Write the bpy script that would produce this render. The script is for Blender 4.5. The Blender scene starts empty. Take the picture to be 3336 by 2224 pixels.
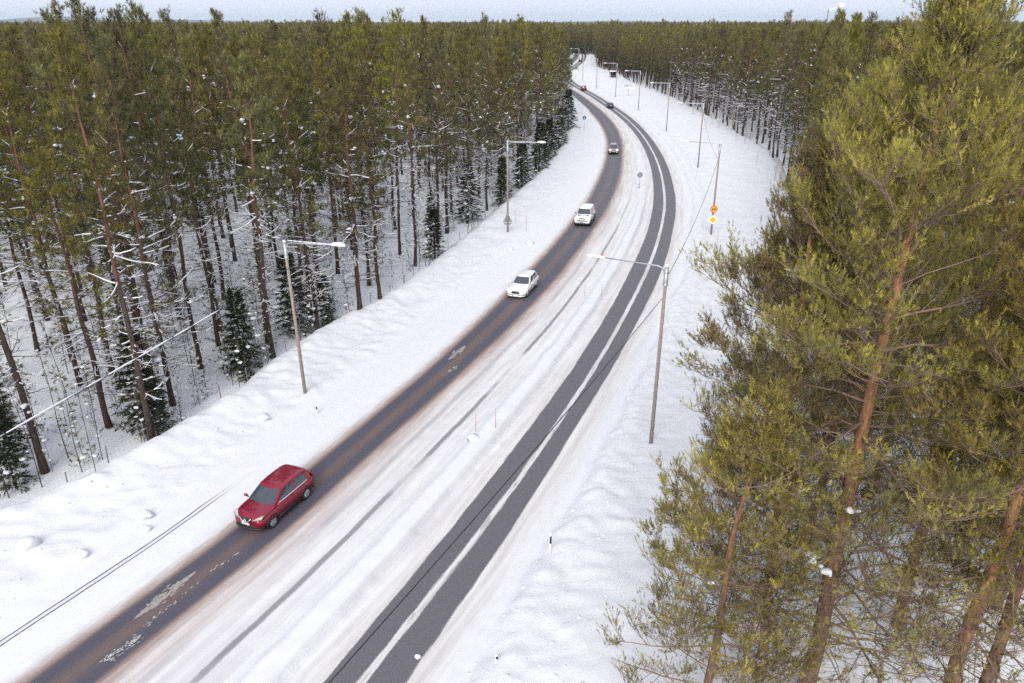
import bpy, math, random
import numpy as np
from mathutils import Vector, Matrix

# ------------------------------------------------------------------ camera, sky, sun, exposure
scene = bpy.context.scene
COL = scene.collection
R = math.radians

cam_data = bpy.data.cameras.new("camera")
cam_data.sensor_width = 36.0
cam_data.lens = 26.63
cam_data.clip_start = 0.1
cam_data.clip_end = 40000
cam = bpy.data.objects.new("camera", cam_data)
COL.objects.link(cam)
cam.location = (0, 0, 23.0)
cam.rotation_euler = (R(90 - 22.87), 0, 0)
scene.camera = cam

SUN_ELEV, SUN_AZ = 36.0, 192.0        # compass azimuth from +Y clockwise
world = bpy.data.worlds.new("World")
scene.world = world
world.use_nodes = True
wt = world.node_tree
for n in list(wt.nodes):
    wt.nodes.remove(n)
w_out = wt.nodes.new("ShaderNodeOutputWorld")
w_bg = wt.nodes.new("ShaderNodeBackground")
w_sky = wt.nodes.new("ShaderNodeTexSky")
w_sky.sky_type = 'NISHITA'
w_sky.sun_disc = False
w_sky.sun_elevation = R(SUN_ELEV)
w_sky.sun_rotation = R(SUN_AZ)
w_sky.dust_density = 3.0
w_mix = wt.nodes.new("ShaderNodeMix")
w_mix.data_type = 'RGBA'
w_mix.inputs[0].default_value = 0.90              # thin even overcast over the blue
w_mix.inputs[7].default_value = (7.1, 7.6, 8.75, 1)
wt.links.new(w_sky.outputs[0], w_mix.inputs[6])
wt.links.new(w_mix.outputs[2], w_bg.inputs[0])
w_bg.inputs[1].default_value = 0.1
wt.links.new(w_bg.outputs[0], w_out.inputs[0])

sun_data = bpy.data.lights.new("sun", 'SUN')
sun_data.energy = 2.6
sun_data.angle = R(36)
sun_data.color = (1.0, 0.94, 0.86)
sun = bpy.data.objects.new("sun", sun_data)
COL.objects.link(sun)
_d = Vector((math.sin(R(SUN_AZ)) * math.cos(R(SUN_ELEV)), math.cos(R(SUN_AZ)) * math.cos(R(SUN_ELEV)), math.sin(R(SUN_ELEV))))
sun.rotation_euler = _d.to_track_quat('Z', 'Y').to_euler()
sun.location = (60, -80, 80)

scene.view_settings.view_transform = 'Standard'
scene.view_settings.look = 'None'
scene.view_settings.exposure = 0.41
scene.view_settings.gamma = 1.0
scene.view_settings.use_curve_mapping = False
scene.cycles.max_bounces = 5
scene.cycles.use_adaptive_sampling = True
scene.cycles.adaptive_threshold = 0.02
scene.cycles.use_denoising = False
scene.cycles.diffuse_bounces = 3
scene.cycles.glossy_bounces = 3
scene.cycles.transmission_bounces = 4
scene.cycles.transparent_max_bounces = 8
scene.cycles.volume_bounces = 0
scene.cycles.caustics_reflective = False
scene.cycles.caustics_refractive = False

random.seed(7)
RNG = np.random.default_rng(7)

# ------------------------------------------------------------------ helpers: meshes and objects
def mesh_from(name, V, faces, mats=(), midx=None, attrs=None, smooth=False):
    """faces: list of int arrays (m,k) ; V (n,3)."""
    me = bpy.data.meshes.new(name)
    V = np.asarray(V, np.float32)
    faces = [np.asarray(f, np.int32) for f in faces if len(f)]
    me.vertices.add(len(V))
    me.vertices.foreach_set("co", V.ravel())
    nl = sum(f.size for f in faces)
    npoly = sum(len(f) for f in faces)
    me.loops.add(nl)
    me.loops.foreach_set("vertex_index", np.concatenate([f.ravel() for f in faces]))
    me.polygons.add(npoly)
    tot = np.concatenate([np.full(len(f), f.shape[1], np.int32) for f in faces])
    start = np.concatenate([[0], np.cumsum(tot)[:-1]]).astype(np.int32)
    me.polygons.foreach_set("loop_start", start)
    try:
        me.polygons.foreach_set("loop_total", tot)
    except Exception:
        pass
    for m in mats:
        me.materials.append(m)
    if midx is not None:
        me.polygons.foreach_set("material_index", np.asarray(midx, np.int32))
    if smooth:
        me.polygons.foreach_set("use_smooth", np.ones(npoly, bool))
    if attrs:
        for k, a in attrs.items():
            at = me.attributes.new(k, 'FLOAT', 'POINT')
            at.data.foreach_set("value", np.asarray(a, np.float32))
    me.update()
    me.validate()
    return me


class MB:
    """collects shapes, builds one mesh object"""
    def __init__(s):
        s.V = []; s.F = {3: [], 4: []}; s.n = 0; s.A = {}
    def add(s, V, *faces, **attrs):
        V = np.asarray(V, float).reshape(-1, 3)
        for f in faces:
            f = np.asarray(f, int)
            if f.size:
                s.F.setdefault(f.shape[1], []).append(f + s.n)
        s.V.append(V); s.n += len(V)
        for k, a in attrs.items():
            s.A.setdefault(k, []).append(np.asarray(a, float))
        return s
    def poly(s, pts):
        pts = np.asarray(pts, float)
        k = len(pts)
        s.F.setdefault(k, []).append(np.arange(k)[None] + s.n)
        s.V.append(pts); s.n += k
        return s
    def box(s, c, d, rz=0.0, taper=1.0):
        x, y, z = np.array(d) / 2
        v = np.array([(-x, -y, -z), (x, -y, -z), (x, y, -z), (-x, y, -z), (-x * taper, -y * taper, z), (x * taper, -y * taper, z), (x * taper, y * taper, z), (-x * taper, y * taper, z)])
        if rz:
            cs, sn = math.cos(rz), math.sin(rz)
            v = v @ np.array([[cs, sn, 0], [-sn, cs, 0], [0, 0, 1]])
        return s.add(v + np.array(c), [(0, 3, 2, 1), (4, 5, 6, 7), (0, 1, 5, 4), (1, 2, 6, 5), (2, 3, 7, 6), (3, 0, 4, 7)])
    def tube(s, pts, radii, sides=8, cap=True):
        pts = np.asarray(pts, float); n = len(pts)
        radii = np.broadcast_to(np.asarray(radii, float), (n,))
        T = np.gradient(pts, axis=0) if n > 2 else np.repeat((pts[1] - pts[0])[None], 2, 0)
        T /= np.linalg.norm(T, axis=1)[:, None] + 1e-9
        ref = np.array([0, 0, 1.0]) if abs(T[:, 2]).mean() < 0.8 else np.array([1.0, 0, 0])
        A = np.cross(T, ref); A /= np.linalg.norm(A, axis=1)[:, None] + 1e-9
        B = np.cross(T, A)
        th = np.linspace(0, 2 * math.pi, sides, endpoint=False)
        ring = pts[:, None] + radii[:, None, None] * (np.cos(th)[None, :, None] * A[:, None] + np.sin(th)[None, :, None] * B[:, None])
        V = ring.reshape(-1, 3)
        i, j = np.meshgrid(np.arange(n - 1), np.arange(sides), indexing='ij')
        a = i * sides + j; b = i * sides + (j + 1) % sides
        Q = np.stack([a, b, b + sides, a + sides], -1).reshape(-1, 4)
        base = s.n
        s.add(V, Q)
        if cap:
            for k, rev in ((0, True), (n - 1, False)):
                idx = np.arange(sides) + base + k * sides
                s.F.setdefault(sides, []).append((idx[::-1] if rev else idx)[None])
        return s
    def lathe(s, prof, sides=16, axis='z', c=(0, 0, 0)):
        prof = np.asarray(prof, float); n = len(prof)
        th = np.linspace(0, 2 * math.pi, sides, endpoint=False)
        x = prof[:, None, 0] * np.cos(th); y = prof[:, None, 0] * np.sin(th); z = np.repeat(prof[:, 1:2], sides, 1)
        V = np.stack([x, y, z], -1).reshape(-1, 3)
        if axis == 'y':
            V = V[:, [0, 2, 1]]
        elif axis == 'x':
            V = V[:, [2, 0, 1]]
        i, j = np.meshgrid(np.arange(n - 1), np.arange(sides), indexing='ij')
        a = i * sides + j; b = i * sides + (j + 1) % sides
        Q = np.stack([a, b, b + sides, a + sides], -1).reshape(-1, 4)
        return s.add(V + np.array(c), Q)
    def blob(s, c, r, seed=0, amp=0.2):
        V, F = ICO
        rg = np.random.default_rng(seed)
        V = V * (1 + amp * rg.normal(size=(len(V), 1)))
        return s.add(V * np.array(r) + np.array(c), F)
    def data(s, name, mats, smooth=False):
        fs = [np.concatenate(f) for k, f in sorted(s.F.items()) if f]
        at = {k: np.concatenate(v) for k, v in s.A.items()} or None
        return mesh_from(name, np.concatenate(s.V), fs, mats if isinstance(mats, (list, tuple)) else [mats], attrs=at, smooth=smooth)
    def build(s, name, mat, parent=None, smooth=False):
        return link(name, s.data(name, mat, smooth), parent)


def _ico():
    t = (1 + 5 ** .5) / 2
    V = np.array([(-1, t, 0), (1, t, 0), (-1, -t, 0), (1, -t, 0), (0, -1, t), (0, 1, t), (0, -1, -t), (0, 1, -t), (t, 0, -1), (t, 0, 1), (-t, 0, -1), (-t, 0, 1)], float)
    F = [(0, 11, 5), (0, 5, 1), (0, 1, 7), (0, 7, 10), (0, 10, 11), (1, 5, 9), (5, 11, 4), (11, 10, 2), (10, 7, 6), (7, 1, 8), (3, 9, 4), (3, 4, 2), (3, 2, 6), (3, 6, 8), (3, 8, 9), (4, 9, 5), (2, 4, 11), (6, 2, 10), (8, 6, 7), (9, 8, 1)]
    V = list(V / np.linalg.norm(V, axis=1)[:, None]); c = {}; G = []
    def mid(a, b):
        k = (min(a, b), max(a, b))
        if k not in c:
            m = V[a] + V[b]; V.append(m / np.linalg.norm(m)); c[k] = len(V) - 1
        return c[k]
    ICO0 = (np.array(V), np.array(F))
    for a, b, d in F:
        x, y, z = mid(a, b), mid(b, d), mid(d, a)
        G += [(a, x, z), (b, y, x), (d, z, y), (x, y, z)]
    return ICO0, (np.array(V), np.array(G))
ICO20, ICO = _ico()


def link(name, data, parent=None, loc=None, rz=None):
    o = bpy.data.objects.new(name, data)
    COL.objects.link(o)
    if parent is not None:
        o.parent = parent
    if loc is not None:
        o.location = loc
    if rz is not None:
        o.rotation_euler = (0, 0, rz)
    return o


def tag(o, label=None, cat=None, group=None, kind=None):
    if label: o["label"] = label
    if cat: o["category"] = cat
    if group: o["group"] = group
    if kind: o["kind"] = kind
    return o


def thing(name, label, cat, loc=(0, 0, 0), rz=0.0, group=None):
    o = link(name, None, None, loc, rz)
    o.empty_display_size = 0.3
    return tag(o, label, cat, group)


def copy_tree(o, parent=None):
    c = o.copy(); COL.objects.link(c); c.parent = parent
    for ch in o.children:
        copy_tree(ch, c)
    return c


# ------------------------------------------------------------------ helpers: materials
def mat(name, color, rough=0.6, metal=0.0, noise=0.0, nscale=8.0, emit=0.0, emit_col=None, coat=0.0, spec=0.5, bump=0.0):
    m = bpy.data.materials.new(name); m.use_nodes = True
    nt = m.node_tree; p = nt.nodes["Principled BSDF"]
    p.inputs["Base Color"].default_value = (*color, 1)
    p.inputs["Roughness"].default_value = rough
    p.inputs["Metallic"].default_value = metal
    p.inputs["Coat Weight"].default_value = coat
    p.inputs["Specular IOR Level"].default_value = spec
    if emit:
        p.inputs["Emission Color"].default_value = (*(emit_col or color), 1)
        p.inputs["Emission Strength"].default_value = emit
    if noise or bump:
        tc = nt.nodes.new("ShaderNodeTexCoord")
        nz = nt.nodes.new("ShaderNodeTexNoise"); nz.inputs["Scale"].default_value = nscale; nz.inputs["Detail"].default_value = 5
        nt.links.new(tc.outputs["Object"], nz.inputs["Vector"])
        if noise:
            mx = nt.nodes.new("ShaderNodeMix"); mx.data_type = 'RGBA'
            mx.inputs[6].default_value = (*[c * (1 - noise) for c in color], 1)
            mx.inputs[7].default_value = (*[min(1, c * (1 + noise)) for c in color], 1)
            nt.links.new(nz.outputs[0], mx.inputs[0]); nt.links.new(mx.outputs[2], p.inputs["Base Color"])
        if bump:
            bp = nt.nodes.new("ShaderNodeBump"); bp.inputs["Strength"].default_value = bump; bp.inputs["Distance"].default_value = 0.03
            nt.links.new(nz.outputs[0], bp.inputs["Height"]); nt.links.new(bp.outputs[0], p.inputs["Normal"])
    return m


class NG:
    """tiny expression helper for shader node trees"""
    def __init__(s, m):
        m.use_nodes = True; s.nt = m.node_tree
    def n(s, t, **kw):
        nd = s.nt.nodes.new(t)
        for k, v in kw.items():
            setattr(nd, k, v)
        return nd
    def set(s, sock, v):
        if isinstance(v, bpy.types.NodeSocket): s.nt.links.new(v, sock)
        elif v is not None: sock.default_value = v
    def math(s, op, a, b=None, c=None, clamp=False):
        nd = s.n("ShaderNodeMath", operation=op); nd.use_clamp = clamp
        s.set(nd.inputs[0], a); s.set(nd.inputs[1], b); s.set(nd.inputs[2], c)
        return nd.outputs[0]
    def ss(s, x, a, b):                                   # smoothstep 0..1 between a and b (a may exceed b)
        nd = s.n("ShaderNodeMapRange", interpolation_type='SMOOTHSTEP')
        s.set(nd.inputs[0], x)
        if a < b: nd.inputs[1].default_value, nd.inputs[2].default_value = a, b
        else:
            nd.inputs[1].default_value, nd.inputs[2].default_value = b, a
            nd.inputs[3].default_value, nd.inputs[4].default_value = 1, 0
        return nd.outputs[0]
    def attr(s, name):
        return s.n("ShaderNodeAttribute", attribute_name=name).outputs["Fac"]
    def vec(s, x, y, z=0.0):
        nd = s.n("ShaderNodeCombineXYZ"); s.set(nd.inputs[0], x); s.set(nd.inputs[1], y); s.set(nd.inputs[2], z)
        return nd.outputs[0]
    def noise(s, v, scale, detail=3.0, rough=0.55):
        nd = s.n("ShaderNodeTexNoise"); s.set(nd.inputs["Vector"], v)
        nd.inputs["Scale"].default_value = scale; nd.inputs["Detail"].default_value = detail; nd.inputs["Roughness"].default_value = rough
        return nd.outputs[0]
    def mix(s, f, a, b):
        nd = s.n("ShaderNodeMix", data_type='RGBA')
        s.set(nd.inputs[0], f)
        for k, v in ((6, a), (7, b)):
            s.set(nd.inputs[k], (*v, 1) if isinstance(v, tuple) and len(v) == 3 else v)
        return nd.outputs[2]


# ------------------------------------------------------------------ noise in numpy
def vnoise(x, y, seed=0):
    x = np.asarray(x, float); y = np.asarray(y, float)
    xi = np.floor(x).astype(np.int64); yi = np.floor(y).astype(np.int64)
    fx = x - xi; fy = y - yi
    fx = fx * fx * (3 - 2 * fx); fy = fy * fy * (3 - 2 * fy)
    def h(a, b):
        k = (a * 374761393 + b * 668265263 + seed * 144665) & 0x7fffffff
        k = ((k ^ (k >> 13)) * 1274126177) & 0x7fffffff
        return ((k ^ (k >> 16)) & 0xffff) / 65535.0
    a = h(xi, yi); b = h(xi + 1, yi); c = h(xi, yi + 1); d = h(xi + 1, yi + 1)
    return (a * (1 - fx) + b * fx) * (1 - fy) + (c * (1 - fx) + d * fx) * fy

def fbm(x, y, sc, oct=4, seed=0):
    t = 0; a = 1; s = 0
    for k in range(oct):
        t = t + a * (vnoise(x / sc, y / sc, seed + k) - .5); s += a; a *= .5; sc /= 2.03
    return t / s * 2

def sstep(x, a, b):
    t = np.clip((x - a) / (b - a), 0, 1)
    return t * t * (3 - 2 * t)

# ------------------------------------------------------------------ road layout (metres; camera stands over the origin, looks along +Y)
_Y = [-30, 2, 22, 30, 40, 50, 60, 70, 80, 90, 100, 120, 140, 160, 180, 200, 220, 240, 265, 286, 330, 400, 450, 503, 560, 640, 800]
_LL = [-43, -27.6, -18.2, -14.2, -9.9, -5.9, -2.4, 0.8, 3.9, 6.7, 9.3, 13.6, 17.1, 19.7, 21.2, 21.8, 21.7, 21.2, 20.5, 19.4, 17.2, 20.0, 27, 35, 42, 49, 60]
_LR = [-40, -24.5, -15.2, -11.3, -7.1, -3.0, 0.9, 4.3, 7.3, 10.1, 12.7, 16.9, 20.1, 22.7, 24.4, 25.1, 25.1, 24.6, 23.8, 22.7, 20.5, 23.3, 30.4, 38.5, 45.5, 52.5, 63.4]
_RL = [-31, -15.9, -6.9, -3.4, 0.7, 4.5, 7.9, 11.0, 13.9, 16.5, 18.7, 22.2, 24.8, 26.6, 27.7, 28.1, 27.9, 27.2, 26.2, 25.0, 22.9, 26.0, 33.2, 41.2, 48, 55, 66]
_RR = [-27.5, -12.4, -3.7, -0.3, 3.6, 7.4, 10.9, 14.2, 17.1, 19.6, 21.9, 25.3, 27.8, 29.5, 30.6, 31.1, 30.9, 30.2, 29.2, 28.0, 26.0, 29.3, 36.6, 44.6, 51.5, 58.5, 69.4]

def _spline(X, Yv):
    X = np.array(X, float); Yv = np.array(Yv, float)
    m = np.gradient(Yv, X)
    def f(x):
        x = np.asarray(x, float)
        i = np.clip(np.searchsorted(X, x) - 1, 0, len(X) - 2)
        h = X[i + 1] - X[i]; t = (x - X[i]) / h
        return ((1 + 2 * t) * (1 - t) ** 2) * Yv[i] + t * (1 - t) ** 2 * h * m[i] + t * t * (3 - 2 * t) * Yv[i + 1] + t * t * (t - 1) * h * m[i + 1]
    return f
fLL, fLR, fRL, fRR = (_spline(_Y, v) for v in (_LL, _LR, _RL, _RR))
def slope(y):
    return (fRR(y + 1) + fLL(y + 1) - fRR(y - 1) - fLL(y - 1)) / 4
def hyp(y):
    return np.sqrt(1 + slope(y) ** 2)
# crest of the ploughed bank left of the road, and the two forest edges (x as a function of y)
CREST = lambda y: np.interp(y, [0, 31, 34, 37.7, 44.4, 50, 56, 61, 74, 89, 120, 152, 196, 240, 290, 340, 420, 500, 700], [-37, -25.1, -22.4, -20.5, -17.5, -16.6, -14.4, -11.4, -7.3, -3.4, 4.4, 10.6, 16.0, 17.5, 16, 14, 18, 32, 48])
EDGE_L = lambda y: CREST(y) - 2.0
EDGE_R = lambda y: np.interp(y, [-20, 8, 15, 26, 38, 48, 68, 85, 110, 148, 196, 252, 276, 309, 361, 419, 440, 500, 560, 640], [-6, 6, 9, 13, 17.5, 22, 28, 33, 40, 49, 51, 52.5, 52, 51, 50, 48.5, 46.5, 52, 58, 66])

# ------------------------------------------------------------------ ground materials
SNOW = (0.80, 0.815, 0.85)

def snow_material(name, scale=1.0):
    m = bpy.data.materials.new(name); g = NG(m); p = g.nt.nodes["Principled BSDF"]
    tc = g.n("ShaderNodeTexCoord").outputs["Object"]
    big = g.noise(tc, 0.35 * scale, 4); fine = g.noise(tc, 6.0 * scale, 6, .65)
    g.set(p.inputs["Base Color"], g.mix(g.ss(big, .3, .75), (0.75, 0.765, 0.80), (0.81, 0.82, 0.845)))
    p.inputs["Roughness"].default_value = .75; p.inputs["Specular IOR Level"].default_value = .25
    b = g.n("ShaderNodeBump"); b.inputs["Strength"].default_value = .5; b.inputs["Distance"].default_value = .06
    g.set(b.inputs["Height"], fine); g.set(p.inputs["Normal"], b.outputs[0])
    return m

def road_material():
    """packed snow, slush and worn-through asphalt, laid out along the road"""
    m = bpy.data.materials.new("road_snow_and_asphalt"); g = NG(m); p = g.nt.nodes["Principled BSDF"]
    ml, mr, w, s, rough_at = (g.attr(k) for k in ("left_lane", "right_lane", "middle", "along", "rubble"))
    tc = g.n("ShaderNodeTexCoord").outputs["Object"]
    # streaks along the road and clumps
    vs = g.vec(g.math('MULTIPLY', ml, 2.2), g.math('MULTIPLY', s, .12)); streak = g.noise(vs, 1.0, 5, .62)
    vs2 = g.vec(g.math('MULTIPLY', mr, 5.0), g.math('MULTIPLY', s, .5)); streak2 = g.noise(vs2, 1.0, 5, .62)
    clump = g.noise(tc, 1.3, 5, .6); fine = g.noise(tc, 14.0, 4, .7); grit = g.noise(tc, 30.0, 3, .8)
    sc_ = lambda v, k: g.math('MULTIPLY', g.math('SUBTRACT', v, .5), k)
    # --- snow, packed and tan
    snow = g.mix(clump, (0.645, 0.655, 0.69), (0.72, 0.725, 0.745))
    tan = g.mix(g.ss(streak, .3, .7), (0.46, 0.425, 0.415), (0.67, 0.655, 0.65))
    brown = g.mix(fine, (0.20, 0.135, 0.115), (0.36, 0.265, 0.24))
    asph = g.mix(g.ss(grit, .25, .75), (0.042, 0.039, 0.052), (0.125, 0.117, 0.148))
    asph2 = g.mix(g.ss(grit, .25, .75), (0.055, 0.052, 0.060), (0.190, 0.183, 0.202))
    # left lane
    a = g.math('ABSOLUTE', g.math('ADD', ml, g.math('ADD', sc_(streak, .35), sc_(fine, .22))))
    aw = g.math('ADD', a, g.math('ADD', sc_(streak2, .9), sc_(fine, .5)))
    tan_l = g.ss(g.math('ADD', g.math('ABSOLUTE', g.math('ADD', ml, -0.35)), sc_(clump, 1.2)), 3.1, 1.75)
    col = g.mix(g.math('MULTIPLY', tan_l, .8), snow, tan)
    # tan around right lane
    tr = g.ss(g.math('ADD', g.math('ABSOLUTE', mr), sc_(clump, .9)), 3.7, 1.6)
    col = g.mix(g.math('MULTIPLY', tr, .78), col, tan)
    # middle: slush right of the left lane
    inmid = g.math('MULTIPLY', g.ss(w, -.02, .03), g.ss(w, 1.02, .97))
    near = g.ss(s, 125., 70.)
    tanmid = g.math('MULTIPLY', inmid, g.ss(g.math('ADD', w, sc_(streak, .10)), .66, .52))
    col = g.mix(g.math('MULTIPLY', tanmid, .56), col, tan)
    pink = g.math('MULTIPLY', g.math('MULTIPLY', g.ss(g.math('ADD', w, sc_(streak, .12)), .30, .04), inmid), g.ss(s, 200., 90.))
    col = g.mix(g.math('MULTIPLY', pink, .5), col, g.mix(streak, (0.36, 0.28, 0.26), (0.58, 0.50, 0.48)))
    # dark ruts in the slush
    def rut(center, half, soft, lo, amount):
        d = g.math('ABSOLUTE', g.math('SUBTRACT', g.math('ADD', w, sc_(g.noise(g.vec(g.math('MULTIPLY', s, .10), center * 31.), 1.0, 3), .05)), center))
        d = g.math('ADD', d, sc_(fine, .025))
        return g.math('MULTIPLY', g.math('MULTIPLY', g.ss(d, half + soft, half), g.ss(g.noise(g.vec(g.math('MULTIPLY', s, .09), center * 17.), 1.0, 4), lo, lo + .12)), g.math('MULTIPLY', near, amount))
    r2 = rut(.415, .012, .018, .36, .74); r1 = rut(.185, .012, .03, .38, .5); r3 = rut(.30, .004, .012, .5, .35)
    col = g.mix(r1, col, (0.33, 0.31, 0.345)); col = g.mix(r3, col, (0.40, 0.37, 0.39)); col = g.mix(r2, col, asph2)
    # rough grey cut edge of the median
    ed = g.math('ABSOLUTE', g.math('SUBTRACT', g.math('ADD', w, sc_(clump, .03)), .825))
    edm = g.math('MULTIPLY', g.math('MULTIPLY', g.ss(ed, .045, .015), g.ss(fine, .32, .66)), g.math('MULTIPLY', near, .5))
    col = g.mix(edm, col, (0.47, 0.46, 0.49))
    # left lane asphalt
    slush = g.ss(aw, 2.15, 1.35); col = g.mix(g.math('MULTIPLY', slush, g.ss(fine, .15, .55)), col, brown)
    lane = g.ss(a, 1.58, 1.12)
    tracks = g.math('ABSOLUTE', g.math('SUBTRACT', g.math('ABSOLUTE', ml), .82))
    dust = g.math('MULTIPLY', g.ss(g.math('ADD', tracks, sc_(streak, .5)), .15, .75), g.ss(s, 420., 100.))
    lanecol = g.mix(g.math('MULTIPLY', dust, .75), asph, g.mix(grit, (0.10, 0.068, 0.060), (0.21, 0.155, 0.14)))
    lanecol = g.mix(g.math('MULTIPLY', g.ss(s, 60., 110.), .45), lanecol, asph2)
    col = g.mix(lane, col, lanecol)
    # right lane: two clean tracks with a strip of snow between
    edge = g.math('ADD', mr, g.math('ADD', sc_(streak2, .26), sc_(fine, .16)))
    t1 = g.math('MULTIPLY', g.ss(edge, -1.52, -1.42), g.ss(edge, -.11, -.21))
    t2 = g.math('MULTIPLY', g.ss(edge, .12, .22), g.ss(edge, 1.52, 1.40))
    broken = g.math('MULTIPLY', g.math('MULTIPLY', g.ss(edge, -.3, -.1), g.ss(edge, .3, .1)), g.math('MULTIPLY', g.ss(streak2, .5, .66), g.ss(s, 70., 40.)))
    rt = g.math('MAXIMUM', g.math('MAXIMUM', t1, t2), g.math('MULTIPLY', broken, .55))
    col = g.mix(rt, col, asph2)
    # twin groove left by the plough blade in the left shoulder
    gl = g.math('ADD', ml, sc_(g.noise(g.vec(g.math('MULTIPLY', s, .07), 3.3), 1.0, 2), .22))
    g1 = g.ss(g.math('ABSOLUTE', g.math('ADD', gl, 4.28)), .05, .025); g2 = g.ss(g.math('ABSOLUTE', g.math('ADD', gl, 4.02)), .05, .025)
    gb = g.math('MULTIPLY', g.math('MAXIMUM', g1, g2), g.math('MULTIPLY', g.ss(s, 35.5, 32.), g.ss(fine, .22, .45)))
    gt = g.math('MULTIPLY', g.ss(g.math('ABSOLUTE', g.math('ADD', gl, 4.15)), .19, .12), g.ss(s, 34., 31.))
    col = g.mix(g.math('MULTIPLY', gt, .4), col, (0.5, 0.49, 0.52))
    col = g.mix(gb, col, (0.10, 0.10, 0.12))
    # crumbs of grey ice in the rubble of the banks
    col = g.mix(g.math('MULTIPLY', g.math('MULTIPLY', rough_at, g.ss(fine, .6, .74)), .35), col, (0.55, 0.55, 0.58))
    g.set(p.inputs["Base Color"], col)
    dark = g.math('MAXIMUM', lane, rt)
    g.set(p.inputs["Roughness"], g.math('SUBTRACT', .8, g.math('MULTIPLY', dark, .22)))
    p.inputs["Specular IOR Level"].default_value = .3
    b = g.n("ShaderNodeBump"); b.inputs["Strength"].default_value = .55; b.inputs["Distance"].default_value = .05
    g.set(b.inputs["Height"], g.math('ADD', g.math('MULTIPLY', fine, g.math('ADD', .35, rough_at)), g.math('MULTIPLY', streak, g.math('SUBTRACT', 1.0, dark))))
    g.set(p.inputs["Normal"], b.outputs[0])
    return m

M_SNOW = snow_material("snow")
M_ROAD = road_material()
M_TSNOW = mat("clinging_snow", (0.72, 0.73, 0.76), .8, spec=.2, bump=.4, nscale=9)

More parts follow.
